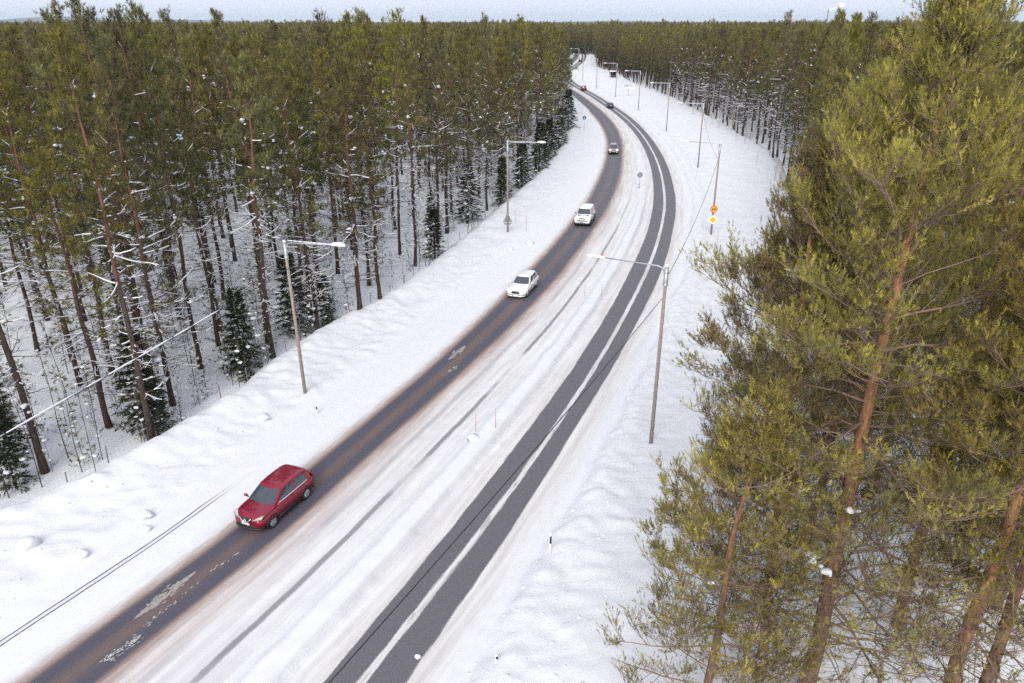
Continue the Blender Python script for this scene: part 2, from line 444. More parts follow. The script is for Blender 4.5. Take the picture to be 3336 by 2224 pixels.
# ------------------------------------------------------------------ road corridor: one grid, cut into carriageways, median and verges
def build_corridor():
    ys = [4.0]
    while ys[-1] < 760:
        y = ys[-1]; ys.append(y + (0.22 if y < 60 else 0.22 + (y - 60) * 0.012))
    ys = np.array(ys); n = len(ys)
    h = hyp(ys); LL, LR, RL, RR = fLL(ys), fLR(ys), fRL(ys), fRR(ys)
    dl = np.concatenate([np.linspace(-1.0, 0.0, 16)[:-1]])          # 0..-1 fraction outward
    cols = []                                                        # (X, zone, param)
    lw = (LL - CREST(ys)) / h + 4.5                                  # width of left verge
    rw = np.clip((EDGE_R(ys) - RR) / h + 3.0, 9, 26)
    NL, N1, NM, N2, NR = 64, 12, 46, 14, 70
    fr = np.linspace(1, 0, NL + 1)[:-1]
    X = [LL - f * lw * h for f in fr]; Z = ['vl'] * NL
    X += [LL + (LR - LL) * t for t in np.linspace(0, 1, N1 + 1)[:-1]]
    X += [LR + (RL - LR) * t for t in np.linspace(0, 1, NM + 1)[:-1]]
    X += [RL + (RR - RL) * t for t in np.linspace(0, 1, N2 + 1)[:-1]]
    X += [RR + f * rw * h for f in np.linspace(0, 1, NR + 1)]
    X = np.stack(X, 1); Yg = np.repeat(ys[:, None], X.shape[1], 1)
    c = lambda a: a[:, None]
    ml = ((X - c(LL)) / c(LR - LL) - .5) * 3.0
    ml = np.where(np.abs(ml) > 1.5, np.sign(ml) * 1.5 + np.where(ml < 0, X - c(LL), X - c(LR)) / c(h), ml)
    mr = ((X - c(RL)) / c(RR - RL) - .5) * 3.0
    mr = np.where(np.abs(mr) > 1.5, np.sign(mr) * 1.5 + np.where(mr < 0, X - c(RL), X - c(RR)) / c(h), mr)
    strip = np.interp(ys, [4, 21, 30, 40, 60, 110, 150, 300], [-.2, -.15, .05, .17, .1, 0, -.08, 0])
    inside = np.abs(mr) < 1.5
    mr = np.where(inside, np.where(mr < c(strip), -1.5 + (mr + 1.5) * 1.5 / c(strip + 1.5), (mr - c(strip)) * 1.5 / c(1.5 - strip)), mr)
    w = (X - c(LR)) / c(RL - LR)
    # heights
    z = np.zeros_like(X)
    d_l = np.maximum(0, c(LL) - X) / c(h); d_r = np.maximum(0, X - c(RR)) / c(h)
    cd = c((LL - CREST(ys)) / h)
    lump = fbm(X, Yg, 2.4, 4, 11); small = fbm(X, Yg, .7, 3, 23); ridge = np.abs(fbm(X, Yg, 1.3, 3, 31))
    edge_l = 4.1 + .5 * fbm(X, Yg, 6, 2, 5)
    zl = .05 * sstep(d_l, .2, 1.2) + .05 * small * sstep(d_l, 1.2, 2.5) * .3
    bank = sstep(d_l, edge_l, edge_l + 1.3) * .22 + sstep(d_l, edge_l + .6, cd) * .42
    bank += sstep(d_l, edge_l, edge_l + 1.5) * (lump * .10 + small * .09 + ridge * .11 + .07 * fbm(X, Yg, .4, 2, 83))
    bank += np.exp(-((d_l - cd + .6) / 1.1) ** 2) * (.26 + .42 * fbm(X, Yg, 3.0, 4, 47))
    fall = sstep(d_l, cd, cd + 2.6 + .8 * lump)
    zl = (zl + bank) * (1 - fall) - .75 * fall
    z = np.where(d_l > 0, zl, z)
    groove = (np.exp(-((ml + 4.28) / .07) ** 2) + np.exp(-((ml + 4.02) / .07) ** 2)) * (Yg < 36)
    z -= .03 * groove * (ml < -3.6)
    lipr = 1.9 + .35 * fbm(X, Yg, 5, 2, 71)
    zr = .05 * sstep(d_r, .1, .8) + sstep(d_r, lipr, lipr + .7) * (.24 + .07 * lump) + sstep(d_r, lipr, lipr + .5) * (small * .10 + ridge * .10 + .12 * fbm(X, Yg, .35, 2, 61)) * (1 - .65 * sstep(d_r, 5, 7.5))
    zr += .10 * lump * sstep(d_r, 3, 6) + .25 * np.exp(-((d_r - lipr - 1.2) / .8) ** 2)
    fr_ = sstep(d_r, c(rw) - 3.2, c(rw))
    zr = zr * (1 - fr_) - .75 * fr_
    z = np.where(d_r > 0, zr, z)
    mid = (w > 0) & (w < 1)
    amp = c(sstep(ys, 119, 96)) * .9 + .1
    wn = w + .02 * fbm(X, Yg, 3, 3, 91)
    zm = .035 * sstep(w, 0, .08) * sstep(w, 1, .94) + amp * (.42 * sstep(wn, .585, .70) * sstep(wn, .845, .79) + .03 * small)
    zm += amp * sstep(wn, .79, .82) * sstep(wn, .92, .85) * (.06 + .10 * np.abs(small))
    zm += .02 * fbm(X * 3, Yg * .3, 1.0, 3, 17) * sstep(w, .05, .1) * sstep(w, .56, .5)
    z = np.where(mid, zm, z)
    lane = ((ml > -1.5) & (ml < 1.5)) | ((mr > -1.5) & (mr < 1.5))
    z = np.where(lane, .012 * (1 - np.abs(np.where(np.abs(ml) < 1.6, ml, mr)) / 1.5), z)
    rub = np.clip(sstep(d_r, lipr, lipr + .4) * (1 - .8 * sstep(d_r, 5, 8)) + .6 * sstep(d_l, edge_l, edge_l + 1) * (1 - .5 * sstep(d_l, edge_l + 1, cd)), 0, 1)
    cuts = [('snow_verge', 0, NL - 5), ('carriageway', NL - 5, NL + N1 + 20), ('median', NL + N1 + 20, NL + N1 + NM - 5), ('carriageway', NL + N1 + NM - 5, NL + N1 + NM + N2 + 6), ('snow_verge', NL + N1 + NM + N2 + 6, X.shape[1] - 1)]
    out = []
    for name, a, b in cuts:
        sl = slice(a, b + 1); k = b - a + 1
        V = np.stack([X[:, sl], Yg[:, sl], z[:, sl]], -1).reshape(-1, 3)
        i, j = np.meshgrid(np.arange(n - 1), np.arange(k - 1), indexing='ij')
        q = (i * k + j)
        Q = np.stack([q, q + 1, q + 1 + k, q + k], -1).reshape(-1, 4)
        at = dict(left_lane=ml[:, sl].ravel(), right_lane=mr[:, sl].ravel(), middle=w[:, sl].ravel(), along=Yg[:, sl].ravel(), rubble=rub[:, sl].ravel())
        o = link(name, mesh_from(name, V, [Q], [M_ROAD], attrs=at, smooth=True)); tag(o, kind="structure"); out.append(o)
    def height(x, y):
        i = int(np.clip(np.searchsorted(ys, y), 0, n - 1)); row = X[i]
        if x < row[0] or x > row[-1]: return -.45
        return float(np.interp(x, row, z[i]))
    return out, height
CORRIDOR, ground_z = build_corridor()
CAR_WAY_L, CAR_WAY_R = CORRIDOR[1], CORRIDOR[3]

# forest floor: one sheet to the horizon, fine near the road
def build_ground():
    def axis(lo, hi, a, b, step):
        core = np.arange(a, b + step, step); out = [core]
        s = step * 2; x = b; r = []
        while x < hi: x += s; s *= 1.35; r.append(min(x, hi))
        s = step * 2; x = a; l = []
        while x > lo: x -= s; s *= 1.35; l.append(max(x, lo))
        return np.concatenate([np.array(l[::-1]), core, np.array(r)])
    xs = axis(-14000, 14000, -75, 75, 1.0); ys = axis(-600, 16000, 4, 150, 1.0)
    X, Y = np.meshgrid(xs, ys)
    near = sstep(np.hypot(X, Y - 60), 400, 120)
    z = -.45 + (.28 * fbm(X, Y, 5, 3, 3) + .3 * fbm(X, Y, 22, 2, 8)) * near
    ctr = (fLL(np.clip(Y, -25, 780)) + fRR(np.clip(Y, -25, 780))) / 2
    inside = (X > CREST(Y) - 1.5) & (X < np.maximum(EDGE_R(Y), ctr + 8) + 1) & (Y < 770)
    z = np.where(inside & (Y > -5), -1.0, z)
    z = np.where((Y > 2000), -1.0, z)
    k = len(xs); i, j = np.meshgrid(np.arange(len(ys) - 1), np.arange(k - 1), indexing='ij')
    q = i * k + j; Q = np.stack([q, q + 1, q + 1 + k, q + k], -1).reshape(-1, 4)
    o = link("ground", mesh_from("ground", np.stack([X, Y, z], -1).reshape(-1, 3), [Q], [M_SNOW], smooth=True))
    tag(o, kind="structure")
build_ground()

# far blue hill on the left horizon
def build_hills():
    M = mat("far_forested_hill", (0.035, 0.045, 0.035), .9, noise=.4, nscale=.004)
    xs = np.linspace(-9800, 5200, 160); ys = np.linspace(10200, 12600, 14)
    X, Y = np.meshgrid(xs, ys)
    prof = 70 * np.exp(-((X + 6150) / 800) ** 2) + 34 * np.exp(-((X + 4500) / 900) ** 2) + 30 * np.exp(-((X + 8200) / 700) ** 2) + 22 + 9 * fbm(X, Y * 0, 900, 3, 4) + 14 * np.exp(-((X - 1300) / 700) ** 2)
    Z = prof * np.sin(np.pi * (Y - 10200) / 2400) ** .7 - 3
    k = X.shape[1]; i, j = np.meshgrid(np.arange(13), np.arange(k - 1), indexing='ij'); q = i * k + j
    o = link("hills", mesh_from("hills", np.stack([X, Y, Z], -1).reshape(-1, 3), [np.stack([q, q + 1, q + 1 + k, q + k], -1).reshape(-1, 4)], [M], smooth=True))
    tag(o, kind="structure")
build_hills()
# ------------------------------------------------------------------ tree materials
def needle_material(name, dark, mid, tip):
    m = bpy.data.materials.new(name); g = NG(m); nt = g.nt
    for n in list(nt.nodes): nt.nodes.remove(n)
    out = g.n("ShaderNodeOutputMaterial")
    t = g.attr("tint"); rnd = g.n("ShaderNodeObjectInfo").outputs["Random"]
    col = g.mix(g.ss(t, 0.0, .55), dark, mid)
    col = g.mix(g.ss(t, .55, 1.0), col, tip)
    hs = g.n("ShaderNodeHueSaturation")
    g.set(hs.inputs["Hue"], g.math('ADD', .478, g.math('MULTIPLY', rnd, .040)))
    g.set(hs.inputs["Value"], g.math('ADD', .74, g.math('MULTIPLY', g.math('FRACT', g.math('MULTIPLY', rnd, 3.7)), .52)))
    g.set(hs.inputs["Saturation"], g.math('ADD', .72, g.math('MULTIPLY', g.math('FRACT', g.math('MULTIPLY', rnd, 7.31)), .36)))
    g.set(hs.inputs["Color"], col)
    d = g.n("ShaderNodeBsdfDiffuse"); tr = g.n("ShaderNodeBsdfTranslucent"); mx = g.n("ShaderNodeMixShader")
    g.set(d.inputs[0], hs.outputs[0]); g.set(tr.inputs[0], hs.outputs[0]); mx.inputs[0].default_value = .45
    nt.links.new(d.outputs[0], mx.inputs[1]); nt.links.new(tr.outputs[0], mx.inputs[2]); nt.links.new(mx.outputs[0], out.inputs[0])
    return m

def bark_material(name, low, high, z0, z1):
    """pine bark: grey-brown plates low on the stem, flaky orange higher up"""
    m = bpy.data.materials.new(name); g = NG(m); p = g.nt.nodes["Principled BSDF"]
    oc = g.n("ShaderNodeTexCoord").outputs["Object"]
    sep = g.n("ShaderNodeSeparateXYZ"); g.set(sep.inputs[0], oc)
    st = g.n("ShaderNodeMapping"); g.set(st.inputs[0], oc); st.inputs[3].default_value = (6, 6, 1.6)
    nz = g.noise(st.outputs[0], 1.5, 5, .65)
    f = g.ss(g.math('ADD', sep.outputs[2], g.math('MULTIPLY', nz, 4.0)), z0 + 2, z1 + 2)
    c = g.mix(f, low, high)
    c = g.mix(g.ss(nz, .38, .62), g.mix(.5, c, (0.03, 0.025, 0.022)), c)
    g.set(p.inputs["Base Color"], c); p.inputs["Roughness"].default_value = .9; p.inputs["Specular IOR Level"].default_value = .15
    b = g.n("ShaderNodeBump"); b.inputs["Strength"].default_value = .8; b.inputs["Distance"].default_value = .04
    g.set(b.inputs["Height"], nz); g.set(p.inputs["Normal"], b.outputs[0])
    return m

M_NEEDLE = needle_material("pine_needles", (0.070, 0.069, 0.031), (0.195, 0.182, 0.060), (0.40, 0.350, 0.088))
M_NEEDLE_NEAR = needle_material("pine_needles_painted_sun", (0.095, 0.089, 0.030), (0.30, 0.262, 0.056), (0.58, 0.480, 0.088))  # brighter pine needles: sunlight on the near stand is painted into the colour
M_SPRUCE = needle_material("spruce_needles", (0.026, 0.034, 0.020), (0.060, 0.072, 0.034), (0.12, 0.13, 0.055))
M_BARK = bark_material("pine_bark", (0.085, 0.058, 0.049), (0.23, 0.112, 0.070), 7.0, 14.0)
M_BARK_NEAR = bark_material("pine_bark_orange", (0.20, 0.125, 0.09), (0.42, 0.215, 0.115), 3.0, 11.0)
M_LIMB = mat("pine_limb_bark", (0.115, 0.080, 0.068), .9, noise=.35, nscale=3, spec=.1)
M_LIMB_NEAR = mat("pine_limb_grey_bark", (0.23, 0.165, 0.13), .9, noise=.35, nscale=3, spec=.1)
M_TWIG = mat("dark_twig_bark", (0.060, 0.046, 0.042), .9, noise=.3, nscale=3, spec=.1)
M_BIRCH = mat("birch_bark", (0.50, 0.42, 0.38), .8, noise=.35, nscale=2.2, spec=.2)

# ------------------------------------------------------------------ tree generator (vectorised)
def unit(v): return v / (np.linalg.norm(v, axis=-1, keepdims=True) + 1e-9)

def prisms(P0, P1, r0, r1, sides=3):
    """many tapered prisms at once -> V, quads"""
    n = len(P0)
    if n == 0: return np.zeros((0, 3)), np.zeros((0, 4), int)
    T = unit(P1 - P0); ref = np.where(np.abs(T[:, 2:3]) > .9, np.array([[1., 0, 0]]), np.array([[0, 0, 1.]]))
    A = unit(np.cross(T, ref)); B = np.cross(T, A)
    th = np.linspace(0, 2 * math.pi, sides, endpoint=False)
    off = np.cos(th)[None, :, None] * A[:, None] + np.sin(th)[None, :, None] * B[:, None]
    a = P0[:, None] + off * np.reshape(r0, (-1, 1, 1)); b = P1[:, None] + off * np.reshape(r1, (-1, 1, 1))
    V = np.concatenate([a, b], 1).reshape(-1, 3)
    j = np.arange(sides); q = np.stack([j, (j + 1) % sides, sides + (j + 1) % sides, sides + j], -1)
    Q = (q[None] + (np.arange(n) * 2 * sides)[:, None, None]).reshape(-1, 4)
    return V, Q

def blades(P, D, L, rg, k, blen, bw, lo=25, hi=70):
    """k needle blades round each shoot starting at P, direction D, shoot length L -> V (tris)"""
    n = len(P)
    P = np.repeat(P, k, 0); D = np.repeat(D, k, 0); L = np.repeat(L, k)
    m = n * k
    t = rg.random(m)
    rnd = unit(rg.normal(size=(m, 3))); perp = unit(rnd - (rnd * D).sum(1, keepdims=True) * D)
    ang = np.radians(lo + (hi - lo) * (1 - t) + rg.normal(size=m) * 8)
    d = D * np.cos(ang)[:, None] + perp * np.sin(ang)[:, None]
    base = P + D * (L * t)[:, None]
    side = unit(np.cross(d, rg.normal(size=(m, 3)))) * (bw * (.7 + .6 * rg.random(m)))[:, None]
    ln = (blen * (.75 + .5 * rg.random(m)))[:, None]
    V = np.stack([base - side * .5, base + side * .5, base + d * ln], 1)
    return V.reshape(-1, 3)

def snow_lumps(C, Rad, rg, flat=.6):
    V0, F0 = ICO20 if len(C) > 60 else ICO
    n, k = len(C), len(V0)
    V = V0[None] * (1 + .22 * rg.normal(size=(n, k, 1)))
    sc = np.stack([Rad * (1 + .5 * rg.random(n)), Rad * (1 + .5 * rg.random(n)), Rad * flat], -1)
    V = V * sc[:, None] + C[:, None]
    F = F0[None] + (np.arange(n) * k)[:, None, None]
    return V.reshape(-1, 3), F.reshape(-1, 3)

def pine(seed, H=20., r0=.2, crown=.45, Rmax=2.6, nprim=46, nsec=6, ntert=0, tuft_k=12, tuft_len=.28, blen=.2, bw=.035, dead=14, snow=.5, sway=.25, tufts_per=3, top_pow=.75, lean=(0, 0), twig_r=.006, prim_sides=4, asc=60, thin=.5, wind=(0, 0), limbsnow=1., upright=.45, cone=(25, 70), lmin=.42, tint0=.30):
    """returns dict of part meshes' raw data: trunk, limbs, crown, snow"""
    rg = np.random.default_rng(seed)
    # trunk
    nz = 15; zt = np.linspace(0, 1, nz) ** 1.0 * H
    ph = rg.random(4) * 6.28
    ax = lambda z: np.stack([sway * np.sin(z / H * 3.1 + ph[0]) * z / H + lean[0] * z / H + .06 * np.sin(z * .9 + ph[1]), sway * np.sin(z / H * 2.6 + ph[2]) * z / H + lean[1] * z / H + .06 * np.sin(z * .8 + ph[3]), z], -1)
    rad = lambda z: r0 * np.clip(1 - z / H, 0, 1) ** .75 * (1 + .35 * np.exp(-z / .4)) + .012
    tb = MB(); pts = ax(zt); pts[:, :2] -= pts[0, :2] * (1 - zt / H)[:, None]; tb.tube(pts, rad(zt), 9)
    zc0 = H * crown
    # primaries (live) + dead branches below the crown
    zi = zc0 + (H - zc0 - .25) * (np.arange(nprim) + .6 * rg.random(nprim)) / nprim
    t = (zi - zc0) / (H - zc0)
    Lp = Rmax * (np.clip(1 - t, 0, 1) ** top_pow * (lmin + (1 - lmin) * rg.random(nprim)) + .06) * np.interp(t, [0, .12, .3], [.75, .9, 1.0]) * (np.interp(t, [.60, .82, 1], [1, .55, .14]) if ntert else 1.)
    az = np.arange(nprim) * 2.399 + rg.normal(size=nprim) * .5
    e0 = np.radians(np.interp(t, [0, .35, 1], [-6, 14, asc]) + rg.normal(size=nprim) * 9)
    zd = H * (.12 + (crown - .10) * rg.random(dead)); Ld = Rmax * (.25 + .6 * rg.random(dead)) * np.interp(zd / H, [0, crown], [.6, 1.1]); azd = rg.random(dead) * 6.28; ed = np.radians(-8 + 14 * rg.normal(size=dead))
    Zb = np.concatenate([zi, zd]); Lb = np.concatenate([Lp, Ld]); Ab = np.concatenate([az, azd]); Eb = np.concatenate([e0, ed])
    live = np.concatenate([np.ones(nprim, bool), np.zeros(dead, bool)])
    nb = len(Zb); ns = 6
    pos = np.zeros((nb, ns, 3)); p = ax(Zb); p[:, :2] -= ax(np.zeros(1))[0, :2] * (1 - Zb / H)[:, None]
    pos[:, 0] = p
    a, e = Ab.copy(), Eb.copy()
    for k in range(1, ns):
        s = k / (ns - 1)
        step = (Lb / (ns - 1))[:, None] * np.stack([np.cos(a) * np.cos(e), np.sin(a) * np.cos(e), np.sin(e)], -1)
        pos[:, k] = pos[:, k - 1] + step + np.array([wind[0], wind[1], 0]) * s * (Lb / ns)[:, None]
        a = a + rg.normal(size=nb) * .16; e = e + np.radians(np.where(live, -9 + 24 * s, 4)) + rg.normal(size=nb) * .10
    rb = np.clip(.010 + .0115 * Lb, .012, .075) if not ntert else np.clip(.007 + .0066 * Lb, .009, .055) * (.65 + .6 * rg.random(nb))
    lb = MB()
    for k in range(ns - 1):
        V, Q = prisms(pos[:, k], pos[:, k + 1], rb * (1 - k / ns) ** .9, rb * (1 - (k + 1) / ns) ** .9 + .002, prim_sides); lb.add(V, Q)
    # secondaries
    def along(i, s):
        x = np.clip(s, 0, .999) * (ns - 1); k = x.astype(int); f = (x - k)[:, None]
        return pos[i, k] * (1 - f) + pos[i, k + 1] * f, unit(pos[i, k + 1] - pos[i, k])
    cnt = np.where(live, np.maximum(2, np.round(nsec * (.45 + .75 * Lb / Rmax))).astype(int), 6)
    idx = np.repeat(np.arange(nb), cnt); m = len(idx)
    s = .22 + .78 * rg.random(m) ** .8
    P, T = along(idx, s)
    side = np.where(rg.random(m) < .5, -1., 1.)
    hz = unit(np.cross(T, np.array([0, 0, 1.])))
    ang = np.radians(48 + 14 * rg.normal(size=m))
    up = rg.normal(size=m) * .22 + np.where(live[idx], .28, 0)
    D = unit(T * np.cos(ang)[:, None] + hz * (side * np.sin(ang))[:, None] + np.array([0, 0, 1.]) * up[:, None])
    Ls = (.38 * (Lb[idx] * (1 - s)) + .16 * Rmax * (.6 + .6 * rg.random(m))) * np.where(live[idx], 1, .8)
    Pm = P + D * (Ls * .5)[:, None]; D2 = unit(D + np.array([0, 0, .35]) * live[idx][:, None] + rg.normal(size=(m, 3)) * .12); Pe = Pm + D2 * (Ls * .5)[:, None]
    rs = np.maximum(twig_r * 1.2, rb[idx] * .36)
    for A_, B_, ra, rb_ in ((P, Pm, rs, rs * .75), (Pm, Pe, rs * .75, rs * .4)):
        V, Q = prisms(A_, B_, ra, rb_, 3); lb.add(V, Q)
    lv = np.where(live[idx])[0]
    # shoots: on secondaries, or on tertiary twigs for near trees
    S_P, S_D = [], []
    if ntert:
        ct = np.maximum(2, np.round(ntert * (.4 + Ls[lv] / (.3 * Rmax)))).astype(int); i3 = np.repeat(lv, ct); m3 = len(i3)
        u = .2 + .8 * rg.random(m3); f = u[:, None]
        Q0 = np.where(f < .5, P[i3] + (Pm - P)[i3] * f * 2, Pm[i3] + (Pe - Pm)[i3] * (f * 2 - 1))
        d3 = unit(D2[i3] * .7 + unit(rg.normal(size=(m3, 3))) * .75 + np.array([wind[0], wind[1], .42])); L3 = (.16 + .30 * rg.random(m3)) * np.clip(Ls[i3], .5, 1.1)
        Q1 = Q0 + d3 * L3[:, None]
        V, Q = prisms(Q0, Q1, np.full(m3, twig_r), np.full(m3, twig_r * .6), 3); lb.add(V, Q)
        for q in range(tufts_per):
            ff = (1 - q * .36 / max(1, tufts_per - 1) * 1.6) if tufts_per > 1 else 1
            jit = rg.normal(size=(m3, 3)) * .035
            S_P.append(Q0 + (Q1 - Q0) * max(ff, .25) + jit * (q > 0)); S_D.append(unit(d3 + rg.normal(size=(m3, 3)) * (.18 + .35 * (q > 0)) + np.array([0, 0, upright])))
        S_P.append(Pe[lv]); S_D.append(unit(D2[lv] + np.array([0, 0, .4])))
    else:
        for q in range(tufts_per):
            u = 1 - .75 * q / tufts_per * (.7 + .6 * rg.random(len(lv))); f = u[:, None]
            c = np.where(f < .5, P[lv] + (Pm - P)[lv] * f * 2, Pm[lv] + (Pe - Pm)[lv] * (f * 2 - 1)) + rg.normal(size=(len(lv), 3)) * .10
            S_P.append(c); S_D.append(unit(D2[lv] * .6 + unit(rg.normal(size=(len(lv), 3))) * .55 + np.array([0, 0, .55])))
        i0 = np.where(live)[0]
        for k in (ns - 1, ns - 2):
            S_P.append(pos[i0, k]); S_D.append(unit(pos[i0, k] - pos[i0, k - 1] + np.array([0, 0, .25])))
    # leader candle
    S_P.append(ax(np.array([H - .1, H - .25, H]))); S_D.append(np.array([[0, 0, 1.], [.3, .2, .9], [-.25, .1, .95]]))
    S_P = np.concatenate(S_P); S_D = np.concatenate(S_D)
    clump = np.concatenate([np.tile(rg.normal(size=m)[i3], tufts_per), rg.normal(size=len(lv)), np.zeros(3)]) if ntert else np.concatenate([np.tile(rg.normal(size=len(lv)), tufts_per), rg.normal(size=2 * nprim), np.zeros(3)])
    if ntert:
        kp = rg.random(len(S_P)) < np.interp((S_P[:, 2] - zc0) / (H - zc0), [0, .35, .62], [thin, .42 + .4 * thin, 1.]); S_P, S_D, clump = S_P[kp], S_D[kp], clump[kp]
    N = len(S_P)
    Ln = tuft_len * (.7 + .6 * rg.random(N))
    V = blades(S_P, S_D, Ln, rg, tuft_k, blen, bw, *cone)
    zr = (S_P[:, 2] - zc0) / (H - zc0); rr = np.hypot(S_P[:, 0] - lean[0] * .6, S_P[:, 1] - lean[1] * .6) / Rmax
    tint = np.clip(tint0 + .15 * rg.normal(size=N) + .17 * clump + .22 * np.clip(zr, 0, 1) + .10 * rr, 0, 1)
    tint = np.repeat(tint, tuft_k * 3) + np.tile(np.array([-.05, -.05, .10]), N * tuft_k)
    crown_d = (V, np.arange(len(V)).reshape(-1, 3), np.clip(tint, 0, 1))
    # snow lying on limbs and caught in the shoots
    sb = None
    if snow > 0:
        sb = MB()
        low = np.interp(Zb / H, [0, crown, .8, .95], [1., 1., .3, .05])
        pick = np.where(rg.random(nb) < limbsnow * snow * low * np.where(live, .55, .95))[0]
        for k in range(ns - 1):
            q = pick[rg.random(len(pick)) < .72]
            w = rb[q] * (1.0 - .15 * k) + .010 + .012 * rg.random(len(q))
            off = np.array([0, 0, 1.]) * (rb[q] * (1 - k / ns) * .75)[:, None]
            V, Q = prisms(pos[q, k] + off, pos[q, k + 1] + off, w, w * .8, 5)
            sb.add(V, Q)
        q = np.where(rg.random(m) < limbsnow * snow * .30 * np.interp(P[:, 2] / H, [0, crown, .75], [1., .8, .05]))[0]
        V, Q = prisms(P[q] + [0, 0, .012], Pe[q] + [0, 0, .02], rs[q] + .014, rs[q] * .5 + .012, 4); sb.add(V, Q)
        nl = int(snow * 34)
        c = S_P[rg.integers(0, N, nl * 3)]; kp = rg.random(len(c)) < np.interp(c[:, 2] / H, [0, crown, .72, .9], [1, 1., .25, .0]); c = c[kp][:nl]
        if len(c):
            r_ = .035 + .12 * rg.random(len(c)) ** 2.8
            for q in range(3):
                V, F = snow_lumps(c + [0, 0, .04] + rg.normal(size=c.shape) * r_[:, None] * .75, r_ * (.9, .7, .55)[q], rg, .7); sb.add(V, F)
    return dict(trunk=tb, limbs=lb, crown=crown_d, snow=sb)

def spruce(seed, H=6., Rb=1.4, n=80, k=16, snow=.5):
    rg = np.random.default_rng(seed)
    tb = MB(); tb.tube([(0, 0, 0), (0, 0, H * .5), (0, 0, H)], [.035 + H * .011, .02 + H * .006, .008], 7)
    z = H * (.05 + .93 * (np.arange(n) / n) ** .9); L = Rb * (1 - z / H) ** .9 * (.75 + .45 * rg.random(n)) + .06
    az = np.arange(n) * 2.399 + rg.normal(size=n) * .3
    e = np.radians(np.interp(z / H, [0, .6, 1], [-22, -8, 40]))
    D = np.stack([np.cos(az) * np.cos(e), np.sin(az) * np.cos(e), np.sin(e)], -1); P0 = np.stack([0 * z, 0 * z, z], -1); P1 = P0 + D * L[:, None]
    lb = MB(); V, Q = prisms(P0, P1, np.full(n, .010 + .002 * H), np.full(n, .004), 3); lb.add(V, Q)
    S_P, S_D = [], []
    m = 7
    for q in range(m):
        f = .2 + .8 * (q + rg.random(n)) / m; sd = rg.choice([-1., 1.], n)[:, None]
        hz = unit(np.cross(D, [0, 0, 1.]))
        S_P.append(P0 + D * (L * f)[:, None] + hz * sd * (.12 * L * (1.1 - f))[:, None]); S_D.append(unit(D + hz * sd * .7 + rg.normal(size=(n, 3)) * .2 + [0, 0, -.1]))
    S_P.append(P1); S_D.append(D)
    S_P = np.concatenate(S_P); S_D = np.concatenate(S_D); N = len(S_P)
    sz = .05 + .035 * H
    V = blades(S_P, S_D, np.full(N, sz * 1.3), rg, k, sz * .75, sz * .16, 15, 60)
    tint = np.repeat(np.clip(.4 + .3 * rg.normal(size=N), 0, 1), k * 3)
    sb = None
    if snow:
        sb = MB(); kp = rg.random(N) < .20 * snow; c = S_P[kp]
        V2, F2 = snow_lumps(c + [0, 0, .06], (.018 + .011 * H) * (.3 + rg.random(len(c)) ** 1.5), rg, .5); sb.add(V2, F2)
    return dict(trunk=tb, limbs=lb, crown=(V, np.arange(len(V)).reshape(-1, 3), tint), snow=sb)

def sapling(seed, H=5., needles=.5, snow=.4, spread=.5):
    """thin young stem with wiry side twigs, some carrying needles"""
    rg = np.random.default_rng(seed)
    z = np.linspace(0, H, 7); ph = rg.random(2) * 6
    pt = np.stack([.12 * np.sin(z * .9 + ph[0]) * z / H, .12 * np.sin(z * .8 + ph[1]) * z / H, z], -1)
    tb = MB(); tb.tube(pt, .006 + .015 * (1 - z / H), 5)
    n = int(9 * H); zi = H * (.10 + .88 * rg.random(n)); L = spread * (.35 + .7 * rg.random(n)) * (1.15 - zi / H); az = rg.random(n) * 6.28; e = np.radians(18 + 14 * rg.normal(size=n))
    D = np.stack([np.cos(az) * np.cos(e), np.sin(az) * np.cos(e), np.sin(e)], -1)
    P0 = np.stack([np.interp(zi, z, pt[:, 0]), np.interp(zi, z, pt[:, 1]), zi], -1); P1 = P0 + D * L[:, None]
    lb = MB(); V, Q = prisms(P0, P1, np.full(n, .0055), np.full(n, .0025), 3); lb.add(V, Q)
    kk = rg.random(n) < needles; f = .35 + .65 * rg.random(n)
    S_P = np.concatenate([P1[kk], (P0 + (P1 - P0) * f[:, None])[kk]]); S_D = np.concatenate([unit(D + [0, 0, .5])[kk]] * 2)
    N = len(S_P)
    cr = None
    if N:
        V = blades(S_P, S_D, np.full(N, .12), rg, 12, .13, .02, 30, 75)
        cr = (V, np.arange(len(V)).reshape(-1, 3), np.repeat(np.clip(.25 + .2 * rg.normal(size=N), 0, 1), 36))
    sb = None
    if snow:
        sb = MB(); q = rg.random(n) < snow * .35; c = P1[q]
        if len(c):
            V2, F2 = snow_lumps(c, .04 + .10 * rg.random(len(c)) ** 2, rg, .7); sb.add(V2, F2)
        else: sb = None
    return dict(trunk=tb, limbs=lb, crown=cr, snow=sb)

